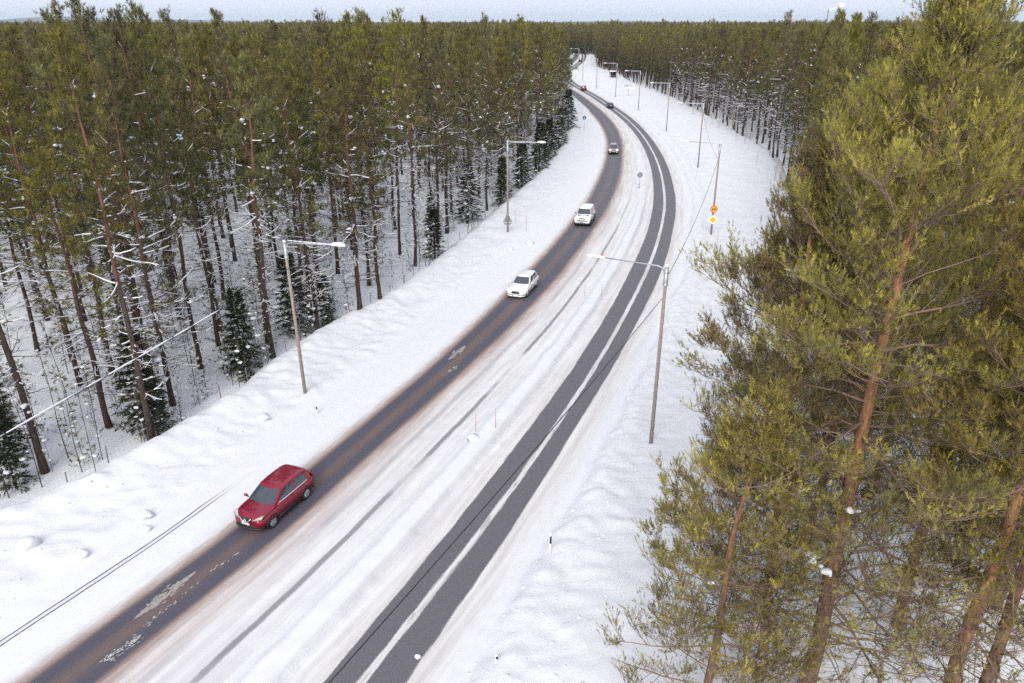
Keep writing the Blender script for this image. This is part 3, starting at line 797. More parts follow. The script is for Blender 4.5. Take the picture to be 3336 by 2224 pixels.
def birch(seed, H=13.):
    rg = np.random.default_rng(seed)
    z = np.linspace(0, H, 9); ph = rg.random(2) * 6
    pt = np.stack([.3 * np.sin(z * .3 + ph[0]) * z / H, .3 * np.sin(z * .25 + ph[1]) * z / H, z], -1)
    tb = MB(); tb.tube(pt, .012 + .085 * (1 - z / H), 7)
    n = 60; zi = H * (.3 + .68 * rg.random(n)); L = 1.9 * (.4 + .6 * rg.random(n)) * (1.1 - zi / H) + .3; az = rg.random(n) * 6.28; e = np.radians(48 + 10 * rg.normal(size=n))
    D = np.stack([np.cos(az) * np.cos(e), np.sin(az) * np.cos(e), np.sin(e)], -1)
    P0 = np.stack([np.interp(zi, z, pt[:, 0]), np.interp(zi, z, pt[:, 1]), zi], -1); P1 = P0 + D * L[:, None]
    lb = MB(); V, Q = prisms(P0, P1, np.full(n, .022), np.full(n, .008), 3); lb.add(V, Q)
    i = np.repeat(np.arange(n), 8); f = .2 + .8 * rg.random(len(i)); A = P0[i] + (P1 - P0)[i] * f[:, None]; d = unit(D[i] + unit(rg.normal(size=(len(i), 3))) * .7)
    V, Q = prisms(A, A + d * (.3 + .5 * rg.random(len(i)))[:, None], np.full(len(i), .009), np.full(len(i), .004), 3); lb.add(V, Q)
    return dict(trunk=tb, limbs=lb, crown=None, snow=None)

def tree_meshes(nm, raw, m_trunk, m_limb, m_needle):
    out = {}
    out["trunk"] = raw["trunk"].data(nm + "_trunk", m_trunk, True)
    out["limbs"] = raw["limbs"].data(nm + "_limbs", m_limb)
    if raw["crown"] is not None:
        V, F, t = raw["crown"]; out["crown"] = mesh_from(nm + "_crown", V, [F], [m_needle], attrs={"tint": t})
    if raw["snow"] is not None:
        out["snow"] = raw["snow"].data(nm + "_snow", M_TSNOW, True)
    return out

def joined_mesh(nm, raw, mats):
    """all parts of one far tree as a single mesh (for the forest mass)"""
    Vs, Fs, mi, tint, n = [], {3: [], 4: []}, {3: [], 4: []}, [], 0
    for k, key in enumerate(("trunk", "limbs", "snow")):
        b = raw[key]
        if b is None: continue
        V = np.concatenate(b.V); Vs.append(V); tint.append(np.zeros(len(V)))
        for sz, fl in b.F.items():
            if sz in (3, 4) and fl:
                f = np.concatenate(fl) + n; Fs[sz].append(f); mi[sz].append(np.full(len(f), k))
        n += len(V)
    V, F, t = raw["crown"]; Vs.append(V); tint.append(t); Fs[3].append(F + n); mi[3].append(np.full(len(F), 3))
    faces = [np.concatenate(Fs[s]) for s in (3, 4) if Fs[s]]; idx = np.concatenate([np.concatenate(mi[s]) for s in (3, 4) if Fs[s]])
    return mesh_from(nm, np.concatenate(Vs), faces, mats, idx, {"tint": np.concatenate(tint)})

TREE_PARTS = ("trunk", "limbs", "crown", "snow")
def plant(name, meshes, x, y, label, cat, group=None, rz=0., sc=1., z=None, sz=None):
    o = thing(name, label, cat, (x, y, ground_z(x, y) - .12 if z is None else z), rz, group)
    o.scale = (sc, sc, sz or sc)
    o.rotation_euler = (R(1.6) * math.sin(x * 12.9 + y * 3.1), R(1.6) * math.sin(x * 7.7 - y * 5.3), rz)
    for k in TREE_PARTS:
        if k in meshes:
            q = link(k, meshes[k], o)
            if k in ('snow', 'limbs'): q["kind"] = "stuff"
    return o

def far_tree(seed, H=18., R_=2.0, rows=26, k=9):
    """light pine for the distant forest: stem and a crown of broad needle sprays"""
    rg = np.random.default_rng(seed)
    tb = MB(); tb.tube([(0, 0, 0), (.1, 0, H * .5), (0, .1, H * .97)], [.17, .12, .02], 5)
    n = rows * 5; z = H * (.28 + .72 * rg.random(n)); t = np.clip((z / H - .42) / .58, 0, 1)
    r = R_ * np.clip(1 - t, 0, 1) ** .7 * np.sqrt(rg.random(n)) + .1; a = rg.random(n) * 6.28
    P = np.stack([r * np.cos(a), r * np.sin(a), z], -1); D = unit(np.stack([np.cos(a) * .6, np.sin(a) * .6, .6 + 0 * a], -1) + rg.normal(size=(n, 3)) * .3)
    P = np.concatenate([P, [[0, 0, H - .3], [0, 0, H]]]); D = np.concatenate([D, [[0, 0, 1], [0.1, 0, 1]]]); n += 2
    V = blades(P, D, np.full(n, .45), rg, k, .42, .13)
    tint = np.repeat(np.clip(.28 + .22 * rg.normal(size=n) + .3 * np.clip((P[:, 2] / H - .42) / .58, 0, 1), 0, 1), k * 3)
    return dict(trunk=tb, limbs=None, crown=(V, np.arange(len(V)).reshape(-1, 3), tint), snow=None)
# ------------------------------------------------------------------ tree kinds
NEAR = dict(ntert=10, tuft_k=17, tuft_len=.17, blen=.09, bw=.0145, tufts_per=2, upright=.85, cone=(18, 58), prim_sides=6, sway=.35, limbsnow=0., lmin=.5)
near_raw = [
    pine(101, H=23.3, r0=.28, crown=.14, Rmax=7.0, nprim=165, nsec=15, dead=8, snow=.22, thin=.16, top_pow=.42, asc=60, wind=(.10, -.02), **NEAR),
    pine(102, H=20.5, r0=.20, crown=.20, Rmax=4.6, nprim=100, nsec=12, dead=16, snow=.14, thin=.10, top_pow=.45, asc=58, wind=(.10, -.02), **NEAR),
    pine(103, H=21.5, r0=.25, crown=.34, Rmax=4.6, nprim=92, nsec=12, dead=24, snow=.16, thin=.10, top_pow=.45, asc=58, wind=(.10, 0), **NEAR),
    pine(104, H=13.2, r0=.15, crown=.12, Rmax=4.3, nprim=66, nsec=12, dead=6, snow=.20, thin=.34, top_pow=.55, asc=55, wind=(.06, 0), **NEAR),
]
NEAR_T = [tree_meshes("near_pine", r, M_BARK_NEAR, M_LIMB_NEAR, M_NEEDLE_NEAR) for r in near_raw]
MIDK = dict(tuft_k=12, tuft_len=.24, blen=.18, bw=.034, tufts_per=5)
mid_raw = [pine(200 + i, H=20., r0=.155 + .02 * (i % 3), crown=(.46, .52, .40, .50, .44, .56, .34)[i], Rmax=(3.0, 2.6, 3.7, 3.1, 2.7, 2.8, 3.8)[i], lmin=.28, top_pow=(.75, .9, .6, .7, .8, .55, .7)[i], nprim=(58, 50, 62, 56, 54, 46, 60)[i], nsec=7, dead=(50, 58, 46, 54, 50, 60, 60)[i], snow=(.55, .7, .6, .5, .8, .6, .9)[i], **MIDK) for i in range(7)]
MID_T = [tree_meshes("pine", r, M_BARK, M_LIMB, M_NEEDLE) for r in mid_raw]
SPR_T = [tree_meshes("spruce", spruce(300 + i, H=6., Rb=(1.35, 1.1, 1.6)[i], n=(90, 80, 100)[i], snow=(.55, .8, .5)[i]), M_TWIG, M_TWIG, M_SPRUCE) for i in range(3)]
SAP_T = [tree_meshes("sapling", sapling(400 + i, H=5., needles=(.75, .35, .1, .6)[i], snow=(.5, .4, .2, .7)[i], spread=(.75, .55, .5, .9)[i]), M_TWIG, M_TWIG, M_NEEDLE) for i in range(4)]
BIR_T = [tree_meshes("birch", birch(500 + i, 13), M_BIRCH, M_TWIG, M_NEEDLE) for i in range(2)]

# ------------------------------------------------------------------ foreground pines on the right
taken = []
def put_near(k, x, y, label, rz, sc=1., sz=None):
    taken.append((x, y)); return plant("pine_tree", NEAR_T[k], x, y, label, "pine tree", "big pines beside the drone", rz, sc, sz=sz)
put_near(0, 10.5, 20.2, "huge broad yellow-green pine in the foreground, its leader rising above the horizon", 3.3)
put_near(1, 9.3, 21.4, "slender pine whose trunk stands just left of the huge foreground pine's trunk", 2.1, .96)
put_near(3, 6.7, 19.3, "shorter spreading pine at the bottom edge, out over the snow beside the huge pine", 0.5)
put_near(2, 13.2, 17.4, "leaning orange-trunked pine at the bottom edge, right of the huge pine", 4.0, .98)
put_near(1, 14.9, 18.0, "dark-trunked pine in the bottom right corner of the picture", 5.2, 1.04)
put_near(2, 16.2, 24.6, "pine with a free-standing base in the snow, behind the corner pines", 1.2, .97)
put_near(0, 21.0, 26.0, "wide-crowned pine at the right picture edge behind the corner pines", 2.9, .90)
put_near(1, 13.9, 29.4, "pine behind the huge foreground pine, reaching left over the snow verge", 0.2, .98)
put_near(2, 19.0, 34.0, "pine farther back in the right stand, hidden up to its crown", 3.3, 1.0)

# ------------------------------------------------------------------ left forest edge: trees placed one by one
hand_left = [
    (-13.4, 62.5, 2, "thick pine with a bare trunk standing alone in snow beside the first left lamp post"),
    (-12.2, 66.0, 0, "pine just behind the thick bare-trunked pine near the first left lamp post"),
    (-17.4, 65.0, 1, "left one of two close pines behind the small snowy spruces"),
    (-17.6, 61.8, 3, "right one of two close pines behind the small snowy spruces"),
    (-18.2, 52.6, 5, "first of the twin thin pines rising from the bank beside the first left lamp post"),
    (-19.2, 54.9, 1, "second, farther one of the twin thin pines beside the first left lamp post"),
    (-28.6, 49.1, 4, "pine behind the middle of the snow-covered cable"),
    (-30.2, 47.7, 0, "thick dark pine leaning over the snow-covered cable"),
    (-26.4, 36.6, 5, "slim dark pine crossing the lower end of the snow-covered cable"),
    (-10.1, 75.6, 3, "pine beside the small bare-stemmed spruce on the left bank"),
    (-5.6, 94.2, 6, "snow-hung pine standing behind the second left lamp post"),
    (-4.9, 112.6, 2, "pine beyond the second left lamp post whose limbs carry white snow lines"),
    (-27.5, 52.2, 2, "broad pine with heavy snow clods on its low limbs, left of the first lamp post"),
    (-22.4, 44.5, 6, "big-limbed dark pine above the snowy spruce at the bank"),
    (-17.6, 73.2, 1, "bare-trunked pine seen under the arm of the first left lamp post"),
]
rr_ = random.Random(3)
for x, y, k, lab in hand_left:
    taken.append((x, y))
    plant("pine_tree", MID_T[k], x, y, lab, "pine tree", "pines at the left forest edge", rr_.random() * 6.28, rr_.uniform(.98, 1.08), sz=rr_.uniform(.98, 1.14))

# ------------------------------------------------------------------ scatter the rest of the forest
def in_view(x, y, m=8.):
    return np.abs(x) < .676 * (.92 * y + 9) + m

def scatter_near():
    rg = random.Random(11); cell = 2.8; grid = {}
    def ok(x, y, d):
        gx, gy = int(x // cell), int(y // cell)
        for i in range(gx - 2, gx + 3):
            for j in range(gy - 2, gy + 3):
                for (a, b) in grid.get((i, j), ()):
                    if (a - x) ** 2 + (b - y) ** 2 < d * d: return False
        return True
    def put(x, y): grid.setdefault((int(x // cell), int(y // cell)), []).append((x, y))
    for t in taken: put(*t)
    out = []
    for _ in range(42000):
        y = rg.uniform(6, 262); x = rg.uniform(-190, 200)
        if not in_view(x, y): continue
        eL, eR = float(EDGE_L(y)), float(EDGE_R(y))
        if eL < x < eR: continue
        if x >= eR and y < 36 and x < 25: continue                       # the foreground stand is placed by hand
        gap = float(vnoise(x / 11., y / 11., 5)); d = (3.5 + 3.0 * max(0., gap - .45)) if x < eL else 3.4
        if not ok(x, y, d): continue
        put(x, y); depth = (eL - x) if x < eL else (x - eR)
        out.append((x, y, depth))
    return out
cand = scatter_near()
cand.sort(key=lambda c: math.hypot(c[0], c[1]) + .9 * c[2])
N_IND = 300 - len(taken)
ZONES = {
    "La": ("tall pine in the near left forest between the snowy cable and the picture edge", "pines of the near left forest"),
    "Lb": ("tall pine in the left forest between the first and second left lamp posts", "pines of the middle left forest"),
    "Lc": ("tall pine in the left forest beyond the second left lamp post, hiding the far bend", "pines of the far left forest"),
    "Ra": ("pine in the stand behind the huge foreground pine on the right", "pines behind the foreground pines"),
    "Rb": ("pine of the far right forest edge beyond the row of lamp posts", "pines of the far right forest edge"),
}
def zone(x, y):
    if x < EDGE_L(y) + .1: return "La" if (x / max(y, 1) < -.33 and y < 75) else ("Lb" if y < 92 else "Lc")
    return "Ra" if y < 95 else "Rb"
WORDS = "first second third fourth fifth sixth seventh eighth ninth tenth eleventh twelfth thirteenth fourteenth fifteenth sixteenth seventeenth eighteenth nineteenth twentieth".split()
ORD = {}
def ordinals(sel, text, grp):
    for n, c in enumerate(sorted(sel, key=lambda c: c[1])[:20]): ORD[(c[0], c[1])] = (text % WORDS[n], grp)
_top = cand[:N_IND]
_lf = [c for c in _top if c[0] < EDGE_L(c[1]) + .1 and c[2] < 3.2]
ordinals([c for c in _lf if c[1] < 46], "%s pine of the left front row, counted from the bottom left corner up the bank", "pines at the left forest edge")
ordinals([c for c in _lf if 46 <= c[1] < 87], "%s front-row pine counted from the first left lamp post towards the second", "pines at the left forest edge")
ordinals([c for c in _lf if c[1] >= 87], "%s front-row pine counted from the second left lamp post towards the far bend", "pines at the left forest edge")
_rf = [c for c in _top if c[0] > EDGE_R(c[1]) - .1 and c[2] < 3.6]
ordinals([c for c in _rf if c[1] < 95], "%s pine along the right forest edge, counted from the foreground pines away", "pines of the right forest edge")
ordinals([c for c in _rf if c[1] >= 95], "%s pine along the far right forest edge, counted towards the bus shelter", "pines of the far right forest edge")
rt = random.Random(5)
rest = []
for i, (x, y, dep) in enumerate(cand):
    if i < N_IND:
        lab, grp = ZONES[zone(x, y)]
        if (x, y) in ORD: lab, grp = ORD[(x, y)]
        left_edge = x < EDGE_L(y) + .1 and dep < 9 and y > 95
        k = rt.choice((6, 2, 4, 6)) if left_edge else rt.randrange(7)
        plant("pine_tree", MID_T[k], x, y, lab, "pine tree", grp, rt.random() * 6.28, rt.uniform(.88, 1.0), sz=rt.choice((.84, .93, 1.0, 1.03, 1.06, 1.10, 1.15, 1.21)))
    else:
        rest.append((x, y))

# the forest mass behind: one object of instanced pines
def joined(nm, raws, mats):
    c = bpy.data.collections.new(nm)
    for i, r in enumerate(raws):
        o = bpy.data.objects.new("%s_%02d" % (nm, i), joined_mesh("%s_%02d" % (nm, i), r, mats)); c.objects.link(o)
    return c
def mass(name, label, coll, pts, idx, rot, scl):
    me = mesh_from(name, pts, [np.zeros((0, 3), int)]) if False else bpy.data.meshes.new(name)
    me.vertices.add(len(pts)); me.vertices.foreach_set("co", np.asarray(pts, np.float32).ravel())
    for k, a, ty in (("kind_index", idx, 'INT'), ("turn", rot, 'FLOAT'), ("size", scl, 'FLOAT')):
        at = me.attributes.new(k, ty, 'POINT'); at.data.foreach_set("value", np.asarray(a, np.int32 if ty == 'INT' else np.float32))
    o = link(name, me); tag(o, label, "forest", kind="stuff")
    ng = bpy.data.node_groups.new(name + "_scatter", 'GeometryNodeTree')
    ng.interface.new_socket("Geometry", in_out='INPUT', socket_type='NodeSocketGeometry'); ng.interface.new_socket("Geometry", in_out='OUTPUT', socket_type='NodeSocketGeometry')
    N = ng.nodes; gi = N.new("NodeGroupInput"); go = N.new("NodeGroupOutput"); iop = N.new("GeometryNodeInstanceOnPoints"); ci = N.new("GeometryNodeCollectionInfo")
    ci.inputs[0].default_value = coll; ci.inputs[1].default_value = True; ci.inputs[2].default_value = True
    def na(nm, ty):
        q = N.new("GeometryNodeInputNamedAttribute"); q.data_type = ty; q.inputs[0].default_value = nm; return q.outputs[0]
    cx = N.new("ShaderNodeCombineXYZ"); L = ng.links
    L.new(na("turn", 'FLOAT'), cx.inputs[2]); L.new(gi.outputs[0], iop.inputs["Points"]); L.new(ci.outputs[0], iop.inputs["Instance"])
    iop.inputs["Pick Instance"].default_value = True
    L.new(na("kind_index", 'INT'), iop.inputs["Instance Index"]); L.new(cx.outputs[0], iop.inputs["Rotation"]); L.new(na("size", 'FLOAT'), iop.inputs["Scale"])
    L.new(iop.outputs[0], go.inputs[0])
    md = o.modifiers.new("scatter", 'NODES'); md.node_group = ng
    return o
MATS4 = [M_BARK, M_LIMB, M_TSNOW, M_NEEDLE]
far_raw = [far_tree(600 + i, H=18 + (i % 3), R_=(1.9, 2.3, 2.0, 2.5)[i]) for i in range(4)]
def patch_raw(seed, n=56, half=30.):
    rg = np.random.default_rng(seed); Vs, Fs, Ts, k = [], [], [], 0
    for i in range(n):
        r = far_tree(seed + i, H=18 * rg.uniform(.85, 1.18), R_=2.3, rows=9, k=5)["crown"]
        V = (r[0] - [0, 0, 0]) * [1.25, 1.25, 1] + [rg.uniform(-half, half), rg.uniform(-half, half), 0]
        Vs.append(V); Fs.append(r[1] + k); Ts.append(r[2]); k += len(V)
    tb = MB(); tb.tube([(0, 0, 0), (0, 0, 15)], [.15, .05], 4)
    return dict(trunk=tb, limbs=None, crown=(np.concatenate(Vs), np.concatenate(Fs), np.concatenate(Ts)), snow=None)

rgf = np.random.default_rng(21)
rest = np.array(rest)
mass("forest", "pine forest filling the middle distance behind the front rows", joined("forest_pine", mid_raw, MATS4), np.column_stack([rest, np.full(len(rest), -.5)]), rgf.integers(0, 7, len(rest)), rgf.random(len(rest)) * 6.28, rgf.uniform(.9, 1.1, len(rest)))
# far trees 255-760 m
c_ = 3.5; gx, gy = np.meshgrid(np.arange(-620, 620, c_), np.arange(258, 760, c_)); P = np.column_stack([gx.ravel(), gy.ravel()]) + rgf.uniform(-.48, .48, (gx.size, 2)) * c_
keep = in_view(P[:, 0], P[:, 1], 25) & ~((P[:, 0] > EDGE_L(P[:, 1])) & (P[:, 0] < EDGE_R(P[:, 1])) & (P[:, 1] < 610)); P = P[keep]
hvar = 1 + .10 * fbm(P[:, 0], P[:, 1], 60, 2, 77)
mass("distant_forest", "distant pine forest stretching towards the horizon", joined("distant_pine", far_raw, MATS4), np.column_stack([P, np.full(len(P), -.8)]), rgf.integers(0, 4, len(P)), rgf.random(len(P)) * 6.28, hvar * rgf.uniform(.84, 1.20, len(P)))
pts = []
y = 780.
while y < 7500:
    st = 52 if y < 2500 else 75
    xs = np.arange(-.75 * y - 120, .75 * y + 120, st); pts.append(np.column_stack([xs + rgf.uniform(-15, 15, len(xs)), np.full(len(xs), y) + rgf.uniform(-15, 15, len(xs))])); y += st * (1 if y < 2500 else 1.7)
P = np.concatenate(pts)
mass("horizon_forest", "thin band of forest along the horizon", joined("horizon_stand", [patch_raw(700), patch_raw(800)], MATS4), np.column_stack([P, np.full(len(P), -1.0)]), rgf.integers(0, 2, len(P)), rgf.random(len(P)) * 6.28, 1 + .10 * fbm(P[:, 0], P[:, 1], 300, 2, 5) + .07 * rgf.normal(size=len(P)))
# ------------------------------------------------------------------ spruces, saplings and birches of the forest edge
def put_spruce(k, x, y, h, label):
    return plant("spruce_tree", SPR_T[k], x, y, label, "spruce tree", "young spruces at the forest edge", rr_.random() * 6.28, h / 6.)
for a in [
    (0, -21.7, 40.6, 5.0, "dense dark spruce with snowy tips at the bank under the snow-covered cable"),
    (2, -23.0, 41.8, 6.8, "tallest dark spruce behind the snowy-tipped spruce under the cable"),
    (0, -19.6, 50.2, 6.6, "dark pointed spruce left of the first left lamp post"),
    (1, -18.9, 48.6, 3.2, "small snow-laden spruce in front of the pointed spruce"),
    (2, -17.6, 57.6, 7.0, "big dark spruce directly behind the first left lamp post"),
    (1, -15.6, 59.6, 4.6, "pale snowy spruce right of the first left lamp post"),
    (1, -15.0, 58.0, 2.0, "knee-high snow-capped spruce at the foot of the bank beside the lamp post"),
    (0, -8.3, 78.5, 5.6, "thin little spruce standing free on the left bank"),
    (2, -5.6, 95.6, 7.5, "bushy dark spruce behind the second left lamp post"),
    (0, -9.5, 88.0, 5.0, "spruce half hidden in the trees before the second left lamp post"),
    (1, -27.2, 35.2, 5.0, "snow-dotted young spruce at the left picture edge"),
    (1, -29.5, 38.4, 6.0, "young spruce behind the snow-dotted one at the left picture edge"),
    (0, -1.2, 104.0, 6.5, "spruce on the edge past the second left lamp post"),
    (2, 4.4, 127.0, 8.0, "broad spruce hanging towards the road at the inner bend"),
    (0, 9.3, 154.0, 8.5, "far broad spruce on the inner bend above the blue arrow sign"),
    (2, 1.5, 117.0, 7.0, "snowy spruce between the last left bank pines"),
    (0, 6.6, 139.0, 7.5, "spruce midway along the inner bend of the left forest"),
    (2, 12.8, 178.0, 9.0, "farthest spruce of the inner bend, beside the blue arrow sign"),
]: put_spruce(*a)
rs_ = random.Random(17)
n_sap = 0
SAPLABEL = ("wiry needled sapling in the thicket along the left bank", "bare thin sapling in the thicket along the left bank", "leafless whip of a tree in the thicket along the left bank", "bushy young pine in the thicket along the left bank")
for i in range(235):
    y = 31 + 90 * rs_.random() ** 1.9
    x = float(EDGE_L(y)) + 1.4 - 17 * rs_.random() ** 1.2
    if not in_view(x, y, 1.): continue
    k = rs_.choice((0, 0, 1, 1, 2, 3))
    if y > 62 and x > EDGE_L(y) - 2 and rs_.random() < .55: continue
    plant("sapling", SAP_T[k], x, y, SAPLABEL[k], "sapling", "saplings along the left bank", rs_.random() * 6.28, rs_.uniform(.5, 1.5)); n_sap += 1
for i in range(70):
    y = rs_.uniform(92, 330); x = float(EDGE_R(y)) - rs_.uniform(-2, 3.5)
    k = rs_.choice((0, 1, 3, 3))
    plant("bush", SAP_T[k], x, y, "low snow-dusted bush along the foot of the far right forest edge", "bush", "bushes along the far right forest edge", rs_.random() * 6.28, rs_.uniform(.3, .6))
for i, (x, y) in enumerate([(52.0, 170), (51.2, 181), (53.0, 188), (51.5, 203), (52.8, 214), (51.0, 228), (54, 240), (53.2, 160), (52.0, 262), (53.5, 285)]):
    plant("birch_tree", BIR_T[i % 2], x, y, WORDS[i] + " pale bare birch in front of the far right pines, counted from the near end", "birch tree", "bare birches on the far right edge", i * 1.7, rs_.uniform(.85, 1.15))
# ------------------------------------------------------------------ lamp posts
M_POLE = mat("weathered_wood_pole", (0.30, 0.25, 0.225), .85, noise=.35, nscale=5, spec=.15, bump=.4)
M_GALV = mat("galvanised_steel", (0.42, 0.45, 0.46), .45, metal=.6, noise=.15, nscale=6)
M_HEAD = mat("lamp_head_cream", (0.74, 0.73, 0.69), .4)
M_DARKMETAL = mat("dark_band", (0.05, 0.05, 0.055), .5)
M_BLACK = mat("black_plastic", (0.012, 0.012, 0.014), .45)
M_RED = mat("red_plastic", (0.6, 0.02, 0.03), .4)
M_LENS = mat("lamp_glass", (0.55, 0.56, 0.56), .2)

def lamp_post_meshes(H=10.2, arm=3.4, wood=True):
    p = MB(); p.tube([(0, 0, -.6), (0, 0, H * .5), (0, 0, H)], [.118, .100, .085], 12)
    cap = MB(); cap.lathe([(0, .13), (.07, .12), (.105, .04), (.10, -.03), (0, -.03)], 12, c=(0, 0, H + .03))
    sl = MB(); sl.lathe([(.118, -1.0), (.118, -.05), (.0, -.05)], 12, c=(0, 0, H)); sl.lathe([(.135, -.95), (.14, -.85), (.12, -.85)], 12, c=(0, 0, H)); sl.lathe([(.135, -.30), (.14, -.22), (.12, -.22)], 12, c=(0, 0, H))
    a = MB(); th = np.linspace(0, 1, 7)
    bend = [(.10, 0, H - .55)] + [(.10 + .42 * (1 - math.cos(t * math.pi / 2)), 0, H - .40 + .42 * math.sin(t * math.pi / 2)) for t in th] + [(arm, 0, H + .12)]
    a.tube(bend, .035, 8)
    # flat tapering lamp head
    hd = MB(); L = 1.0
    prof = [(-.05, .06, .05), (0, .10, .07), (.25, .15, .09), (.6, .17, .09), (.9, .12, .065), (1.0, .04, .03)]
    V = []; n = 10
    for x, w, h in prof:
        for k in range(n):
            t = 2 * math.pi * k / n; V.append((arm + x, w * math.cos(t), H + .13 + (h if math.sin(t) > 0 else h * .6) * math.sin(t)))
    Q = [(i * n + k, i * n + (k + 1) % n, (i + 1) * n + (k + 1) % n, (i + 1) * n + k) for i in range(len(prof) - 1) for k in range(n)]
    hd.add(V, Q); hd.poly([V[k] for k in range(n)][::-1]); hd.poly([V[(len(prof) - 1) * n + k] for k in range(n)])
    ln = MB(); ln.lathe([(0, -.055), (.09, -.045), (.115, 0), (0, .01)], 12, c=(arm + .58, 0, H + .09))
    sn = MB(); k = 7
    Vs = []
    for x, w, h in [(.02, .07, .03), (.2, .15, .12), (.55, .17, .15), (.85, .11, .10), (.97, .03, .03)]:
        for j in range(k):
            t = math.pi * j / (k - 1); Vs.append((arm + x, w * math.cos(t), H + .185 + h * math.sin(t)))
    sn.add(Vs, [(i * k + j, i * k + j + 1, (i + 1) * k + j + 1, (i + 1) * k + j) for i in range(4) for j in range(k - 1)])
    for x in np.linspace(.45, arm - .1, 9): sn.blob((x, 0, H + .15), (.22, .035, .03), int(x * 50), .12)
    return dict(pole=p.data("lamp_pole", M_POLE, True), cap=cap.data("snow_cap", M_TSNOW, True), sleeve=sl.data("pole_sleeve", M_GALV, True), arm=a.data("lamp_arm", M_GALV, True), lamp_head=hd.data("lamp_head", M_HEAD, True), lens=ln.data("lamp_lens", M_LENS, True), snow=sn.data("lamp_snow", M_TSNOW, True))
LAMP = lamp_post_meshes()
def lamp_post(x, y, ang, label, snow=True, group="street lamps along the road", h=1.0, tip=False, lean=0.0, base=None):
    z = ground_z(x, y) if base is None else base
    o = thing("street_lamp", label, "street lamp", (x, y, z), ang, group)
    o.scale = (1, 1, h); o.rotation_euler = (0, lean, ang)
    link("pole", LAMP["pole"], o); link("pole_sleeve", LAMP["sleeve"], o); link("pole_cap", LAMP["cap"], o); link("arm", LAMP["arm"], o)
    hd = link("lamp_head", LAMP["lamp_head"], o); link("lens", LAMP["lens"], hd)
    if snow: q = link("snow", LAMP["snow"], hd); q["kind"] = "stuff"
    if tip:
        b = MB(); b.box((3.52, -.02, 10.43), (.06, .07, .05)); link("red_tag", b.data("red_tag", M_RED), hd)
    return o
ang_at = lambda y: math.atan2(1.0, float(slope(y)))          # road direction
LEFT_ARM = lambda y: ang_at(y) - math.pi / 2                  # towards the road from the left side
RIGHT_ARM = lambda y: ang_at(y) + math.pi / 2
lamp_post(-13.7, 44.9, LEFT_ARM(44.9), "leaning snow-capped street lamp on the left bank, the nearer of the two left lamps", lean=-.022)
lamp_post(-.5, 86.5, LEFT_ARM(86.5), "second street lamp on the left bank, with a triangular sign back on its pole")
lamp_post(8.1, 38.4, RIGHT_ARM(38.4), "nearest street lamp on the right with a red tag on its lamp head", snow=False, tip=True, h=1.05, lean=-.008)
RIGHT = [(23.0, 85.5, "street lamp on the right carrying the 60 sign and the yellow diamond"), (31.5, 129.8, "right street lamp next beyond the one with the 60 sign"), (34.8, 175.9, "right street lamp third counted from the pines"),
         (35.3, 220.3, "right street lamp standing beside the coloured direction sign"), (33.9, 259.7, "right street lamp just before the bus shelter"), (30.8, 290.6, "right street lamp beside the far dark red car"), (29.2, 330.7, "tall thin right street lamp at the far bend"), (33.0, 400.2, "farthest right street lamp, by the distant dark van")]
for x, y, lab in RIGHT: lamp_post(x, y, RIGHT_ARM(y), lab, snow=y > 100)

# ------------------------------------------------------------------ cables
M_CABLE = mat("black_cable", (0.015, 0.015, 0.017), .6)
def cable(name, label, P, Q, sag, r=.018, snow_rng=None):
    t = np.linspace(0, 1, 40); P = np.array(P, float); Q = np.array(Q, float)
    pt = P + (Q - P) * t[:, None]; pt[:, 2] -= sag * 4 * t * (1 - t)
    b = MB(); b.tube(pt, r, 6)
    o = b.build(name, M_CABLE); tag(o, label, "cable", "overhead cables")
    if snow_rng:
        rg = random.Random(9); s = snow_rng[0]; sb = MB()
        while s < snow_rng[1]:
            L = rg.uniform(.012, .055) * (1.6 if s < .55 else 1); e = min(s + L, snow_rng[1]); tt = np.linspace(s, e, 5)
            q = P + (Q - P) * tt[:, None]; q[:, 2] -= sag * 4 * tt * (1 - tt); q[:, 2] += .035
            sb.tube(q, np.array([.016, .034, .040, .034, .016]) * rg.uniform(.8, 1.15), 7); s = e + rg.choice((.001, .002, .006))
        q = sb.build("snow", M_TSNOW, o, True); q["kind"] = "stuff"
    return o
cable("overhead_cable", "black cable crossing the right carriageway from the nearest right street lamp", (8.05, 38.3, 9.35), (-14.6, -8, 9.4), .55)
cable("overhead_cable", "thin cable strung from the nearest right lamp to the lamp with the 60 sign", (8.2, 38.5, 10.35), (22.9, 85.4, 8.9), .9, .016)
cable("overhead_cable", "thin cable strung beyond the lamp with the 60 sign", (23.0, 85.7, 8.9), (31.5, 129.7, 9.4), .9, .016)
cable("overhead_cable", "snow-covered cable running down from the first left lamp across the bottom left trees", (-13.75, 44.8, 9.0), (-25.4, 2.0, 9.0), .35, .018, (.16, .8))
b = MB(); b.tube([(8.15, 38.4, 8.6), (12.6, 40.2, .3)], .01, 5); tag(b.build("stay_wire", M_GALV), "thin stay wire slanting from the nearest right lamp pole to the snow", "wire")

